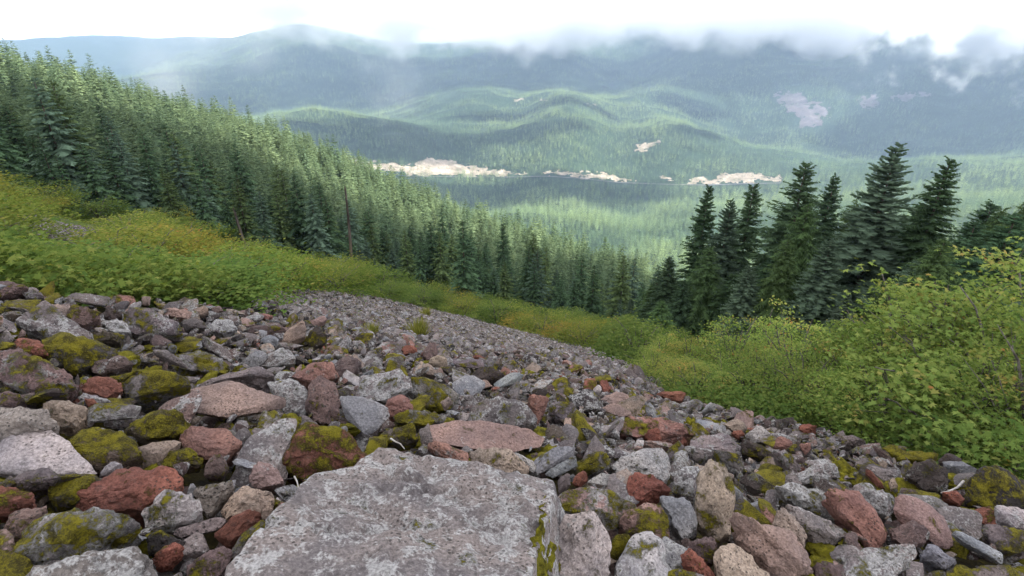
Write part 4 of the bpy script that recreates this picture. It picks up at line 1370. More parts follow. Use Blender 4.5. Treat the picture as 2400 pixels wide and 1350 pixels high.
# ------------------------------------------------------------------ broadleaf bushes
M_TWIG = bark_material('twig_bark', (0.05, 0.042, 0.036), (0.17, 0.15, 0.13), 14.0)
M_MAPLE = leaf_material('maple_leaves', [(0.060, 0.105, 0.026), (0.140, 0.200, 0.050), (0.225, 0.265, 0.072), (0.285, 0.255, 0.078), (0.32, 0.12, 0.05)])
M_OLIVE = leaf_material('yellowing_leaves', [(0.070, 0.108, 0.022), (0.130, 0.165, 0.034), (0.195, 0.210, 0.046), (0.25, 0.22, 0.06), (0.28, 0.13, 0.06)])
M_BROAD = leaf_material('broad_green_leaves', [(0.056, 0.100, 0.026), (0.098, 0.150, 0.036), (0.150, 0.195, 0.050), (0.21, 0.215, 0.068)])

STAR = []
for i in range(5):
    a = math.radians(-100 + 50 * i)
    L = (0.42, 0.50, 0.56, 0.50, 0.42)[i]
    STAR.append((L * math.cos(a) , L * math.sin(a)))
    if i < 4:
        b = a + math.radians(25)
        STAR.append((0.24 * math.cos(b), 0.24 * math.sin(b)))
STAR = np.array([(-0.10, 0.0)] + STAR)       # leaf base then lobes
STAR_F = np.array([(0, i, i + 1) for i in range(1, len(STAR) - 1)])
DIAMOND = np.array([(-0.5, 0.0), (0.0, -0.32), (0.5, 0.0), (0.0, 0.32)])
DIAMOND_F = np.array([(0, 1, 2), (0, 2, 3)])

def leaves(pos, size, rg, star, tilt=0.45, shade=None):
    """A leaf at every position: verts, tris, per-tri shade."""
    S, Fc = (STAR, STAR_F) if star else (DIAMOND, DIAMOND_F)
    n = len(pos)
    nz = np.c_[rg.normal(0, tilt, n), rg.normal(0, tilt, n), np.ones(n)]
    nz /= np.linalg.norm(nz, axis=1)[:, None]
    a = rg.uniform(0, 6.283, n)
    u = np.c_[np.cos(a), np.sin(a), np.zeros(n)]
    u -= nz * (u * nz).sum(1)[:, None]
    u /= np.linalg.norm(u, axis=1)[:, None]
    w = np.cross(nz, u)
    sz = (size * rg.uniform(0.65, 1.25, n))[:, None, None]
    V = pos[:, None] + sz * (S[None, :, :1] * u[:, None] + S[None, :, 1:] * w[:, None])
    drop = (S[:, 0] ** 2 + S[:, 1] ** 2)
    V[..., 2] -= 0.35 * sz[..., 0] * drop[None]
    Fz = (np.arange(n)[:, None, None] * len(S) + Fc[None]).reshape(-1, 3)
    sh = np.repeat(shade, len(Fc))
    return V.reshape(-1, 3), Fz, sh

def tube(path, r0, r1, sides=5):
    path = np.asarray(path, float)
    n = len(path)
    v, f = [], []
    for i in range(n):
        t = path[min(i + 1, n - 1)] - path[max(i - 1, 0)]
        t /= np.linalg.norm(t) + 1e-9
        u = np.cross(t, (0.3, 0.2, 1.0))
        u /= np.linalg.norm(u) + 1e-9
        w = np.cross(t, u)
        rr = r0 + (r1 - r0) * i / (n - 1)
        for j in range(sides):
            a = 6.283 * j / sides
            v.append(path[i] + rr * (math.cos(a) * u + math.sin(a) * w))
    for i in range(n - 1):
        for j in range(sides):
            a, b = i * sides + j, i * sides + (j + 1) % sides
            f.append((a, b, b + sides, a + sides))
    return np.array(v), np.array(f)

def join(parts):
    V, Fc, o = [], [], 0
    for v, f in parts:
        V.append(v)
        Fc.append(np.asarray(f) + o)
        o += len(v)
    return np.vstack(V), np.vstack(Fc)

def bush(seed, R, H, stems, sprays, per, leaf, star, mat, flatness=0.16, open_=0.0):
    """Arching stems with layered leaf sprays; origin at the foot."""
    rg = np.random.default_rng(seed)
    tubes, P, S = [], [], []
    for s in range(stems):
        a = 6.283 * s / stems + rg.uniform(-0.4, 0.4)
        out = R * rg.uniform(0.25, 0.8)
        top = H * rg.uniform(0.7, 1.0)
        t = np.linspace(0, 1, 7)
        path = np.c_[np.cos(a) * out * t ** 1.4, np.sin(a) * out * t ** 1.4, top * np.sin(t * 1.35) / math.sin(1.35)]
        path += rg.normal(0, 0.02 * R, path.shape) * t[:, None]
        path[0, 2] -= 0.3
        tubes.append(tube(path, 0.018 * H, 0.004 * H, 4))
    lump = rg.normal(size=(7, 3))
    for k in range(sprays):
        d = rg.normal(size=3)
        d[2] = abs(d[2]) * 0.9 - 0.25
        d /= np.linalg.norm(d)
        prof = 1.0 + (0.48 if open_ else 0.32) * fbm(d[None] * 2.4 + seed, seed, 2)[0]
        q = rg.uniform(0.35 if k % 3 == 0 else 0.72, 1.02) * prof
        c = np.array([d[0] * R * q, d[1] * R * q, H * (0.42 + 0.56 * d[2] * q)])
        c[2] = max(c[2], 0.04 * H)
        sp = R * (rg.uniform(0.08, 0.17) if open_ else rg.uniform(0.12, 0.24))
        n = int(per * rg.uniform(0.6, 1.3))
        off = np.c_[rg.normal(0, sp, n), rg.normal(0, sp, n), rg.normal(0, flatness * sp, n)]
        off[:, 2] -= 0.10 * np.hypot(off[:, 0], off[:, 1])
        P.append(c + off)
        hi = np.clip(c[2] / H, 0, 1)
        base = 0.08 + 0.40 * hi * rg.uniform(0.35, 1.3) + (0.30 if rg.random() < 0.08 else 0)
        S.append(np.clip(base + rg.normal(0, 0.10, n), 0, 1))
        if k % 4 == 0:
            p0 = np.array([c[0] * 0.45, c[1] * 0.45, c[2] * 0.55])
            tubes.append(tube(np.array([p0, (p0 + c) / 2 + rg.normal(0, 0.03 * R, 3), c]), 0.006 * H, 0.002 * H, 3))
    P = np.vstack(P)
    S = np.concatenate(S)
    keep = P[:, 2] > 0.0
    v, f, sh = leaves(P[keep], leaf, rg, star, 0.45, S[keep])
    fol = new_mesh('foliage', v, f, mat, False, {'shade': ('FACE', 'FLOAT', sh)})
    tv, tf = join(tubes)
    return fol, new_mesh('stem', tv, tf, M_TWIG, True)

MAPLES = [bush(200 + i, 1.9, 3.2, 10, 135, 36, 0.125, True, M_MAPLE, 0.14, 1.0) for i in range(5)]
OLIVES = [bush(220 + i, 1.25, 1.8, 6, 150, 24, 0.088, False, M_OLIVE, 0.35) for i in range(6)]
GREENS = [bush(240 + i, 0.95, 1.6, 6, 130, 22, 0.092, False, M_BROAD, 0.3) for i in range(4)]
BUSHES = []

def plant_bush(name, protos, i, x, y, w, h, col, tone, zone):
    z = float(ground_z(x, y)[0]) - 0.1
    fol, st = protos[i % len(protos)]
    H0 = {id(MAPLES): 3.2, id(OLIVES): 1.8, id(GREENS): 1.6}[id(protos)]
    R0 = {id(MAPLES): 1.9, id(OLIVES): 1.25, id(GREENS): 0.95}[id(protos)]
    o = add_obj(name, None, loc=(x, y, z), category='bush')
    o.rotation_euler = (0, 0, rng.uniform(0, 6.28))
    o.scale = (w / (2 * R0), w / (2 * R0), h / H0)
    f = add_obj('foliage', fol, o)
    f.color = tuple(col) + (1,)
    add_obj('stem', st, o)
    px, py = project(np.array([x]), np.array([y]), np.array([z + h]))
    BUSHES.append([o, tone, zone, float(px[0]), float(py[0]), math.hypot(x, y), h])
    return o

# right-hand thicket: top pixel and metres away
THICKET = [(1560,805,19),(1625,778,18),(1740,750,17),(1800,800,13.5),(1885,758,15),(1960,800,12.5),(2010,745,17),(2080,760,13),(2160,705,12),(2240,700,11),(2190,780,10),(2050,850,10),
 (1900,860,11),(1700,850,13.5),(1640,860,13.2),(1570,865,15),(1990,870,10.2),(1840,850,12),(1760,880,11.6),(2120,880,8.8),(1530,870,15),(1820,745,20),(1690,780,20),(2450,700,9.5),(2540,760,8.2),(2330,820,8.4)]
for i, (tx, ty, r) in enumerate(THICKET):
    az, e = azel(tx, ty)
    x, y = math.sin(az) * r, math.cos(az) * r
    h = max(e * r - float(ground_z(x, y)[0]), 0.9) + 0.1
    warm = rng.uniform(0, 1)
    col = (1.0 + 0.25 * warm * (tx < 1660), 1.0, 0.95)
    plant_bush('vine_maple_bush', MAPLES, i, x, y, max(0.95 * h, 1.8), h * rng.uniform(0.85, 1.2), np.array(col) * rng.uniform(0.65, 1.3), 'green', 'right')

KEEP_OPEN = [(20,503),(120,503),(290,546),(300,600),(170,615),(50,608)]
# bushes on the left-hand slope and along the foot of the forest
rg = np.random.default_rng(141)
n = 6000
az = rg.uniform(-0.98, 0.33, n)
r = np.sqrt(rg.uniform(9.5 ** 2, 74 ** 2, n))
x, y = np.sin(az) * r, np.cos(az) * r
z = ground_z(x, y)
px, py = project(x, y, z)
ok = (px > -150) & (px < 1560) & (r < np.interp(px, FE_PX, FE_R) + 5) & ~inside(px, py, FAR_TALUS) & ~inside(px, py - 4, FAR_TALUS) & ~inside(px, py, KEEP_OPEN) & ~inside(px, py + 6, PATCH)
ok &= (py < np.interp(px, EX, EY) - 6) | (px > 590)
ok &= ~((px > 590) & (r < 20))
for q in (0.25, 0.5, 0.75, 1.0):             # leave the scree patch in view
    tx_, ty_ = project(x, y, z + 1.9 * q)
    ok &= ~inside(tx_, ty_, PATCH)
got = []
for i in np.nonzero(ok)[0]:
    if all((x[i] - x[j]) ** 2 + (y[i] - y[j]) ** 2 > (0.75 + 0.024 * (r[i] + r[j])) ** 2 for j in got):
        got.append(i)
    if len(got) >= 290:
        break
for i in got:
    edge = r[i] > np.interp(px[i], FE_PX, FE_R) - 8
    near = r[i] < 15
    wbase = (1.9 + 0.035 * r[i]) * rg.uniform(0.9, 1.35)
    hh = wbase * rg.uniform(0.32, 0.55)
    if near and px[i] < 560:
        plant_bush('leafy_bush', GREENS, i, x[i], y[i], wbase * 0.95, hh * 0.62, np.array((1, 1, 1)) * rg.uniform(0.9, 1.15), 'bright green', 'near')
    elif (px[i] > 820 and rg.random() < 0.62) or (edge and rg.random() < 0.4):
        plant_bush('leafy_bush', GREENS, i, x[i], y[i], wbase, hh * rg.uniform(0.8, 1.25), np.array((0.95, 0.88, 0.9)) * rg.uniform(0.8, 1.1), 'fresh green', 'edge' if edge else 'slope')
    else:
        c = np.array([(1, 1, 1), (1.15, 0.98, 0.9), (1.25, 0.90, 0.9), (0.85, 0.95, 0.9)][rg.choice(4, p=[0.48, 0.22, 0.05, 0.25])]) * rg.uniform(0.88, 1.15)
        tone = 'reddish olive' if c[0] / c[1] > 1.3 else ('yellow-green' if c[0] / c[1] > 1.1 else 'olive green')
        plant_bush('leafy_bush', OLIVES, i, x[i], y[i], wbase * 1.1, hh, c, tone, 'edge' if edge else 'slope')

# knee-high broad-leaved plants along the rocks: ground cover nobody could count
def ground_cover(name, cond, n, r0, r1, az0, az1, seed, label, leaf=0.17, hgt=0.55, col=(1, 1, 1)):
    rg = np.random.default_rng(seed)
    az = rg.uniform(az0, az1, n)
    r = np.sqrt(rg.uniform(r0 ** 2, r1 ** 2, n))
    x, y = np.sin(az) * r, np.cos(az) * r
    z = ground_z(x, y)
    px, py = project(x, y, z)
    k = np.nonzero(cond(px, py, r))[0]
    P, S = [], []
    for i in k:
        m = 9
        q = np.c_[x[i] + rg.normal(0, 0.22, m), y[i] + rg.normal(0, 0.22, m), z[i] + hgt * rg.uniform(0.25, 1.0, m) * (0.7 + 0.5 * vnoise(np.array([[x[i] * 0.8, y[i] * 0.8, 0]]), 5)[0])]
        P.append(q)
        S.append(np.clip(rg.uniform(0.1, 0.7) + rg.normal(0, 0.12, m), 0, 1))
    P, S = np.vstack(P), np.concatenate(S)
    v, f, sh = leaves(P, leaf, rg, True, 0.4, S)
    o = add_obj(name, new_mesh(name, v, f, M_BROAD, False, {'shade': ('FACE', 'FLOAT', sh)}), label=label, category='plants', kind='stuff')
    o.color = tuple(col) + (1,)
    return o
ground_cover('undergrowth', lambda px, py, r: (px > -200) & (px < 580) & (py < np.interp(px, EX, EY) - 5) & (r < 15), 6500, 6.2, 15, -0.98, -0.40, 151, 'bright green broad-leaved undergrowth along the top of the rock field', leaf=0.12, col=(1.15, 1.05, 1.0))
ground_cover('undergrowth', lambda px, py, r: (px > 1535) & (px < 2700) & (py < np.interp(px, EX, EY) - 4), 4200, 5.5, 17, 0.20, 1.05, 152, 'leafy undergrowth at the foot of the maple thicket on the right', leaf=0.10, col=(0.9, 0.9, 0.9))
ground_cover('undergrowth', lambda px, py, r: (px > 640) & (px < 1560) & ~inside(px, py, FAR_TALUS) & (r < np.interp(px, FE_PX, FE_R) + 3), 10000, 24, 76, -0.45, 0.3, 153, 'low green growth between the scree and the forest edge', leaf=0.2, hgt=0.5, col=(1.05, 0.95, 0.9))
ground_cover('undergrowth', lambda px, py, r: (px > -200) & (px < 700) & ~inside(px, py, FAR_TALUS) & ~inside(px, py, KEEP_OPEN) & (py < np.interp(px, EX, EY) - 10) & (r < np.interp(px, FE_PX, FE_R) + 3), 11000, 13, 66, -0.98, -0.33, 154, 'low yellowing growth under the bushes on the left slope', leaf=0.17, hgt=0.45, col=(1.12, 0.95, 0.9))

# the big vine maple reaching in from the right
def vine_maple():
    rg = np.random.default_rng(161)
    foot = hit(2440, 1075, 3, 30)
    o = add_obj('vine_maple_tree', None, loc=foot, label='big vine maple with dark bent limbs and reddening leaves reaching in from the right edge', category='tree')
    limbs = [  # pixel x, y and depth along the limb
     [(2440,1085,8.0),(2400,1078,7.8),(2290,1040,7.4),(2180,985,7.1),(2080,935,6.9)],
     [(2440,1085,8.0),(2390,1010,8.2),(2330,920,8.3),(2300,895,8.3),(2230,880,8.2),(2160,845,8.1),(2120,790,8.1)],
     [(2440,1085,8.0),(2420,930,8.6),(2380,830,8.8),(2340,740,8.9),(2310,650,9.0)],
     [(2440,1085,8.0),(2450,900,8.9),(2420,760,9.1),(2390,640,9.2),(2360,600,9.2)],
     [(2390,1010,8.2),(2300,985,7.9),(2210,940,7.6),(2130,880,7.5),(2050,860,7.4)],
     [(2330,920,8.3),(2240,800,8.6),(2200,740,8.7),(2170,700,8.7)],
     [(2400,1078,7.8),(2340,1070,7.2),(2290,1068,7.0),(2230,1050,6.9)],
     [(2380,830,8.8),(2300,790,9.0),(2260,730,9.1)],
    ]
    P, S = [], []
    for li, L in enumerate(limbs):
        pts = np.array([at_depth(a, b, d) for a, b, d in L])
        t = np.linspace(0, 1, len(pts))
        tt = np.linspace(0, 1, 22)
        path = np.c_[[np.interp(tt, t, pts[:, q]) for q in range(3)]].T
        path[1:-1] += rg.normal(0, 0.03, path[1:-1].shape)
        v, f = tube(path - foot, 0.045 if li < 4 else 0.028, 0.008, 6)
        add_obj('limb', new_mesh('limb', v, f, M_TWIG, True), o)
        for s in range(46):
            q = rg.uniform(0.22, 1.0)
            i = int(q * 21)
            c = path[i] + np.array([rg.normal(0, 0.34), rg.normal(0, 0.34), rg.normal(0.08, 0.26)])
            n = int(rg.uniform(14, 30))
            off = np.c_[rg.normal(0, 0.19, n), rg.normal(0, 0.19, n), rg.normal(0, 0.035, n)]
            P.append(c + off)
            red = rg.random()
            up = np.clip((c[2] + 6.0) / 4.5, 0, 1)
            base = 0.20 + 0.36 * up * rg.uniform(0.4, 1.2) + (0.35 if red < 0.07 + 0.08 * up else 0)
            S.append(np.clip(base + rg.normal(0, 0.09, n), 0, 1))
            if s % 3 == 0:
                v, f = tube(np.array([path[i], (path[i] + c) / 2 + rg.normal(0, 0.04, 3), c]) - foot, 0.009, 0.003, 3)
                if s % 6 == 0:
                    add_obj('twig', new_mesh('twig', v, f, M_TWIG, True), o)
    P, S = np.vstack(P), np.concatenate(S)
    v, f, sh = leaves(P - foot, 0.115, rg, True, 0.42, S)
    add_obj('foliage', new_mesh('foliage', v, f, M_MAPLE, False, {'shade': ('FACE', 'FLOAT', sh)}), o)
vine_maple()

# ------------------------------------------------------------------ dead trunks, sticks, grass tufts
def snag_material():
    m = NT('weathered_snag')
    tc = m.n('TexCoord').outputs['Object']
    zz = m.n('SeparateXYZ', {0: tc}).outputs['Z']
    mp = m.n('Mapping', {'Vector': tc, 'Scale': (6, 6, 0.6)}).outputs[0]
    f = m.noise(mp, 3.0, 6, 0.7)
    wood = m.mix(m.ramp(f, 0.35, 0.65), (0.035, 0.028, 0.024), (0.15, 0.12, 0.10))
    lich = m.math('MULTIPLY', m.ramp(zz, 0.55, 0.25), m.ramp(m.noise(mp, 1.3, 4, 0.6), 0.42, 0.55))
    col = m.mix(lich, wood, (0.27, 0.25, 0.06))
    return m.done(m.principled(col, 0.95, None, 0.1))
M_SNAG = snag_material()

def snag(foot_px, top_px, r, thick, label, seed):
    az, e = azel(*foot_px)
    x, y = math.sin(az) * r, math.cos(az) * r
    p0 = np.array([x, y, float(ground_z(x, y)[0]) - 0.3])
    az, e = azel(*top_px)
    p1 = np.array([math.sin(az) * r, math.cos(az) * r, e * r])
    L = float(np.linalg.norm(p1 - p0))
    rg = np.random.default_rng(seed)
    t = np.linspace(0, 1, 14)
    path = np.c_[0.03 * np.sin(t * 5 + seed), 0.03 * np.cos(t * 4), t]
    path[:, :2] *= 2.0 / L
    v, f = tube(path * L, thick, thick * 0.42, 9)
    v[-9:, 2] += rg.uniform(-0.5, 0.4, 9)              # splintered top
    v = v / L
    o = add_obj('dead_trunk', None, loc=p0, label=label, category='dead tree')
    d = Vector(p1 - p0).normalized()
    o.rotation_euler = d.to_track_quat('Z', 'Y').to_euler()
    o.scale = (L, L, L)
    add_obj('trunk', new_mesh('trunk', v, f, M_SNAG, True), o)
    for k in range(6):
        z = rg.uniform(0.3, 0.95)
        a = rg.uniform(0, 6.28)
        b = np.array([math.cos(a), math.sin(a), rg.uniform(-0.3, 0.5)]) * rg.uniform(0.02, 0.05)
        vv, ff = tube(np.array([[0, 0, z], np.array([0, 0, z]) + b * 0.6, np.array([0, 0, z]) + b]), 0.004, 0.0015, 4)
        add_obj('branch_stub', new_mesh('branch_stub', vv, ff, M_SNAG, True), o)
snag((830,668), (808,440), 66.0, 0.24, 'tall bare dead trunk standing among the conifers below the yellow bushes', 1)
snag((576,580), (549,488), 66.0, 0.25, 'short blackened leaning trunk at the forest edge', 2)

def stick(pixels, thick, label, lift=0.10):
    pts = []
    for a, b in pixels:
        q = hit(a, b, 1.0, 20.0, 300) * 0.955
        pts.append(q)
    pts = np.array(pts)
    v, f = tube(pts - pts[0], thick, thick * 0.5, 6)
    add_obj('stick', new_mesh('stick', v, f, M_STICK, True), loc=pts[0], label=label, category='stick')
M_STICK = bark_material('bleached_wood', (0.30, 0.27, 0.25), (0.45, 0.42, 0.40), 20.0)
stick([(916,1028),(928,1036),(938,1040),(948,1052)], 0.006, 'thin bleached stick lying behind the huge slab')
stick([(690,1117),(696,1128),(700,1145)], 0.005, 'tiny bleached twig in the gap left of the huge slab')
stick([(2258,1128),(2245,1142),(2222,1152),(2205,1155)], 0.010, 'bent brown stick beside the dark pitted boulder on the right')

M_GRASS = leaf_material('grass_blades', [(0.12, 0.13, 0.03), (0.20, 0.20, 0.05), (0.28, 0.24, 0.07)])
def tuft(px, py, w, h, n, label, seed, r0=9.0):
    rg = np.random.default_rng(seed)
    c = hit(px, py, r0, 70)
    V, S = [], []
    for i in range(n):
        a = rg.uniform(0, 6.28)
        b = np.array([math.cos(a), math.sin(a), 0]) * w * rg.uniform(0, 0.35)
        tip = b + np.array([math.cos(a) * w * rg.uniform(0.05, 0.45), math.sin(a) * w * rg.uniform(0.05, 0.45), h * rg.uniform(0.6, 1.1)])
        s = np.array([-math.sin(a), math.cos(a), 0]) * 0.03 * w
        V += [b - s, b + s, tip]
        S.append(rg.uniform(0, 1))
    add_obj('grass_tuft', new_mesh('grass_tuft', np.array(V), np.arange(len(V)).reshape(-1, 3), M_GRASS, False, {'shade': ('FACE', 'FLOAT', S)}), loc=c + np.array([0, 0, 0.05]), label=label, category='grass tuft')
tuft(980, 792, 0.55, 0.40, 260, 'yellow-green grass tuft on the crest of the scree', 171)
tuft(996, 742, 0.9, 0.40, 200, 'small brownish grass tuft on the lower scree', 172, 30.0)
tuft(872, 785, 0.35, 0.18, 160, 'low dry grass tuft near the crest', 173)

# ------------------------------------------------------------------ haze in the valley air, low cloud on the mountains
def volume_box(name, corners, mat, label, category):
    (x0, y0, z0), (x1, y1, z1) = corners
    v = [(x, y, z) for x in (x0, x1) for y in (y0, y1) for z in (z0, z1)]
    f = [(0, 1, 3, 2), (4, 6, 7, 5), (0, 4, 5, 1), (2, 3, 7, 6), (0, 2, 6, 4), (1, 5, 7, 3)]
    me = bpy.data.meshes.new(name)
    me.from_pydata(v, [], f)
    me.materials.append(mat)
    return add_obj(name, me, label=label, category=category, kind='stuff')

def haze_material():
    m = NT('valley_haze')
    vol = m.n('VolumePrincipled', {'Color': (0.54, 0.71, 1.0, 1), 'Density': 0.000070, 'Anisotropy': 0.3})
    m.t.links.new(vol.outputs[0], m.out.inputs['Volume'])
    return m.mat

LOWEST = min(v.co.z for nm in ('ground', 'slope', 'hillside', 'valley', 'mountains') for v in bpy.data.meshes[nm].vertices)
volume_box('haze', ((-13500, -400, LOWEST - 1.0), (13500, 13600, 330)), haze_material(), 'pale bluish haze filling the valley air', 'haze')

def cloud_material(name, dens, base, fade, scale, amp, step, thin=None):
    """Cloud with a ragged underside: density rises above 'base' metres, broken up by noise."""
    m = NT(name)
    pos = m.n('TexCoord').outputs['Object']
    xyz = m.n('SeparateXYZ', {0: pos})
    nz = m.noise(pos, 1.0 / scale, 4, 0.58)
    lift = m.math('MULTIPLY', m.math('MAXIMUM', m.math('SUBTRACT', -700.0, xyz.outputs['X']), 0.0), 0.13 if scale > 500 else 0.0)   # the sheet lies higher towards the left
    lev = m.math('DIVIDE', m.math('SUBTRACT', m.math('SUBTRACT', xyz.outputs['Z'], base), lift), fade)
    f = m.math('ADD', lev, m.math('MULTIPLY', m.math('SUBTRACT', nz, 0.5), amp))
    d = m.math('MULTIPLY', m.ramp(f, 0.0, 1.0), dens)
    if thin:                                 # thins out sideways
        d = m.math('MULTIPLY', d, m.ramp(m.math('DIVIDE', xyz.outputs['X'], xyz.outputs['Y']), thin[0], thin[1]))
    vol = m.n('VolumePrincipled', {'Color': (0.97, 0.98, 1.0, 1), 'Density': d, 'Anisotropy': 0.2})
    m.t.links.new(vol.outputs[0], m.out.inputs['Volume'])
    m.mat.cycles.volume_step_rate = step
    return m.mat

def wedge(name, az0, az1, r0, r1, z0, z1, mat, label):
    n = 24
    a = np.linspace(az0, az1, n)
    v = []
    for q in a:
        for r in (r0, r1):
            for z in (z0, z1):
                v.append((math.sin(q) * r, math.cos(q) * r, z))
    f = []
    for i in range(n - 1):
        b, c = 4 * i, 4 * i + 4
        f += [(b, c, c + 1, b + 1), (b + 2, b + 3, c + 3, c + 2), (b, b + 2, c + 2, c), (b + 1, c + 1, c + 3, b + 3)]
    f += [(0, 1, 3, 2), (4 * n - 4, 4 * n - 2, 4 * n - 1, 4 * n - 3)]
    me = bpy.data.meshes.new(name)
    me.from_pydata(v, [], f)
    me.materials.append(mat)
    return add_obj(name, me, label=label, category='cloud', kind='stuff')
wedge('cloud_bank', -0.95, 0.95, 4300, 6000, -420, 320, cloud_material('low_cloud', 0.0060, -190.0, 260.0, 620.0, 5.0, 1.0), 'low white cloud hiding the mountain tops')

wedge('cloud_wisps', 0.46, 0.86, 3150, 3750, -400, 40, cloud_material('cloud_shreds', 0.0065, -50.0, 260.0, 190.0, 6.5, 0.6, (0.50, 0.66)), 'torn white cloud shreds hanging in front of the right-hand mountain')
wedge('drifting_mist', -0.80, 0.02, 250, 1500, -330, 50, cloud_material('thin_mist', 0.0015, 60.0, 420.0, 300.0, 5.5, 1.0, (0.0, -0.30)), 'thin mist drifting off the forested spur into the valley')

# broken clouds overhead (above the frame): one shades the rock field, others leave the sunlit patches in the valley
def shading_clouds():
    m = NT('fair_weather_cloud')
    vol = m.n('VolumePrincipled', {'Color': (0.99, 0.99, 1.0, 1), 'Density': 0.018, 'Anisotropy': 0.5})
    m.t.links.new(vol.outputs[0], m.out.inputs['Volume'])
    spots = [  # pixel and distance of the ground it shades, half-widths across / along the view, half-thickness
     (1300, 850, 20, 190, 150, 190), (900, 335, 2620, 560, 300, 120), (1200, 445, 2050, 600, 170, 120), (1640, 355, 2780, 130, 100, 90),
     (230, 220, 4700, 950, 700, 150), (2250, 300, 3800, 620, 380, 130), (1620, 235, 4000, 300, 190, 110), (1990, 165, 4600, 260, 180, 100), (1300, 300, 3300, 520, 140, 100), (1240, 345, 2700, 240, 130, 100),
    ]
    V, Fc, o = [], [], 0
    d, f = ico(4)
    sd = np.array(sun_dir)
    for k, (px, py, r, wa, wr, ht) in enumerate(spots):
        az, e = azel(px, py)
        g = np.array([math.sin(az) * r, math.cos(az) * r, 0.0])
        g[2] = float(ground_z(g[0], g[1])[0])
        H = 640.0
        c = g + sd * ((H - g[2]) / sd[2])
        rad = 1 + 0.30 * fbm(d * 1.6 + k * 9, k, 4)
        loc = d * rad[:, None] * np.array([wa, wr, ht])
        ca, sa = math.cos(az), math.sin(az)
        V.append(np.c_[loc[:, 0] * ca + loc[:, 1] * sa, -loc[:, 0] * sa + loc[:, 1] * ca, loc[:, 2]] + c)
        Fc.append(f + o)
        o += len(d)
    add_obj('clouds', new_mesh('clouds', np.vstack(V), np.vstack(Fc), m.mat, True), label='broken white clouds drifting above the valley', category='clouds', kind='stuff')
shading_clouds()

# ------------------------------------------------------------------ labels
def ordinal(n):
    w = ['', 'first', 'second', 'third', 'fourth', 'fifth', 'sixth', 'seventh', 'eighth', 'ninth', 'tenth']
    if n < len(w):
        return w[n]
    return str(n) + ('th' if 10 <= n % 100 <= 20 else {1: 'st', 2: 'nd', 3: 'rd'}.get(n % 10, 'th'))

ALIAS = [('the huge slab',950,1230),('the large pink slab',545,937),('the standing stone',1675,1170),('the whitish speckled slab',90,1065),('the large rust-red rock',290,1150),('the upright mauve boulder',757,935),
 ('the blue-grey shard',855,975),('the flat pale-pink slab',1135,1025),('the faceted grey boulder',1175,970),('the pale speckled boulder',1505,1085),('the broad rusty slab',1530,997),('the dome-shaped boulder',1675,1040),
 ('the long brick-red boulder',2010,1200),('the clean pale-pink slab',2160,1220),('the tan-pink split slab',1815,1285),('the pale lilac boulder',1365,1290),('the black boulder',2228,1083),('the pitted lower-left boulder',180,1260),
 ('the hollow-faced boulder',145,965),('the dark streaked boulder',355,748),('the slanting grey boulder',110,750),('the orange-tan flat stone',1445,962),('the brick-shaped boulder',905,903),('the pitted lower-right boulder',2070,1320),
 ('the dark right-edge boulder',2340,1145),('the tilted brown slab',685,778),('the cream crest stone',1025,846),('the split red boulder',1570,927),('the mossy rusty boulder',750,1050)]
taken = set(o['label'] for o, *_ in rock_things if 'label' in o) | {slab['label']}
def rock_label(o, c, big, ckey, moss):
    size = 'tiny' if big < 26 else 'small' if big < 48 else 'medium' if big < 95 else 'large'
    near = sorted(ALIAS, key=lambda q: (q[1] - c[0]) ** 2 + (1.5 * (q[2] - c[1])) ** 2)
    mossy = 'mossy ' if moss > 0.42 and ckey != 'M' else ''
    opts = []
    for q in near[:3]:
        dx, dy = c[0] - q[1], c[1] - q[2]
        rel = ('right of' if dx > 0 else 'left of') if abs(dx) > abs(dy) else ('in front of' if dy > 0 else 'behind')
        opts.append((rel, q[0]))
    base = f'{size} {mossy}{WORD[ckey]} rock {opts[0][0]} {opts[0][1]}'
    yield base
    yield base + f', towards {opts[1][1]}'
    yield f'{size} {mossy}{WORD[ckey]} rock {opts[1][0]} {opts[1][1]}'
    yield f'{size} {mossy}{WORD[ckey]} rock between {opts[0][1]} and {opts[1][1]}'
    yield f'{size} {mossy}{WORD[ckey]} rock {opts[2][0]} {opts[2][1]}'
    yield f'{size} {mossy}{WORD[ckey]} rock between {opts[0][1]} and {opts[2][1]}'
    yield f'{size} {mossy}{WORD[ckey]} rock between {opts[1][1]} and {opts[2][1]}'
    for k in range(2, 40):
        yield f'{ordinal(k)} nearest {size} {mossy}{WORD[ckey]} rock {opts[0][0]} {opts[0][1]}'
for o, c, big, ckey, moss in rock_things:
    if 'label' in o:
        continue
    for lab in rock_label(o, c, big, ckey, moss):
        if lab not in taken:
            break
    taken.add(lab)
    o['label'] = lab

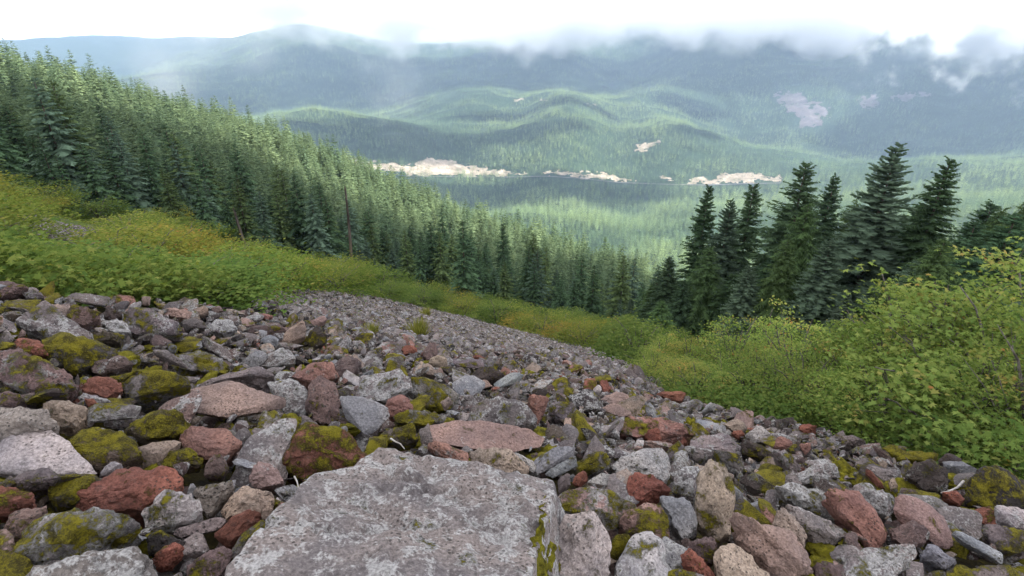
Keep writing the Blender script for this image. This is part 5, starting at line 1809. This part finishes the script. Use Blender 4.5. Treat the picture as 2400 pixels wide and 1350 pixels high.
right = sorted([t for t in TREES if t[1] != 'slope'], key=lambda t: t[2])
for i, t in enumerate(right):
    kind = {'fir': 'dark green fir', 'silver': 'silvery blue-green fir', 'hemlock': 'drooping yellow-green hemlock'}[t[1]]
    t[0]['label'] = f'{"tall " if t[4] > 12 else "young " if t[4] < 8 else ""}{kind}, {ordinal(i + 1)} from the left in the stand at right'
    t[0]['group'] = 'conifers standing behind the thicket on the right'
spur = [t for t in TREES if t[1] == 'slope']
off = lambda t: t[5] - float(np.interp(t[2], FE_PX, FE_R))
rows = {}
for t in spur:
    rows.setdefault(int(max(off(t), 0) // 5), []).append(t)
for rk, ts in rows.items():
    for i, t in enumerate(sorted(ts, key=lambda t: t[2])):
        t[0]['label'] = f'{t[6]} conifer, {ordinal(i + 1)} from the left in the {ordinal(rk + 1)} row of the spur forest'
        t[0]['group'] = 'conifers along the edge of the spur forest'
bands = {}
for b in BUSHES:
    bands.setdefault((b[2] == 'right', int(b[5] // 8)), []).append(b)
for (is_right, bk), bs in bands.items():
    order_ = sorted({q[1] for q in bands if q[0] == is_right}).index(bk) + 1
    for i, b in enumerate(sorted(bs, key=lambda b: b[3])):
        if is_right:
            b[0]['label'] = f'leafy vine maple bush, {ordinal(i + 1)} from the left in the {ordinal(order_)} rank of the right thicket'
            b[0]['group'] = 'vine maple bushes of the thicket on the right'
        else:
            b[0]['label'] = f'{b[1]} bush, {ordinal(i + 1)} from the left in the {ordinal(order_)} band above the rocks'
            b[0]['group'] = 'bushes on the slope between the rocks and the forest'
for nm, lab in (('ground', 'dark mossy ground under the rocks'), ('slope', 'grassy slope between the rocks and the forest'), ('hillside', 'forested hillside of the spur'), ('valley', 'forested valley floor and hills'),
                ('mountains', 'forested mountains under the clouds'), ('road', 'grey road along the foot of the hill'), ('road_cut', 'pale sandy bank cut above the valley road'), ('clearing', 'tan clearing in the hillside forest'), ('rock_slide', 'grey rock slide on the far mountainside')):
    for o in SC.objects:
        if o.name.split('.')[0] == nm and o.parent is None:
            o['label'] = lab
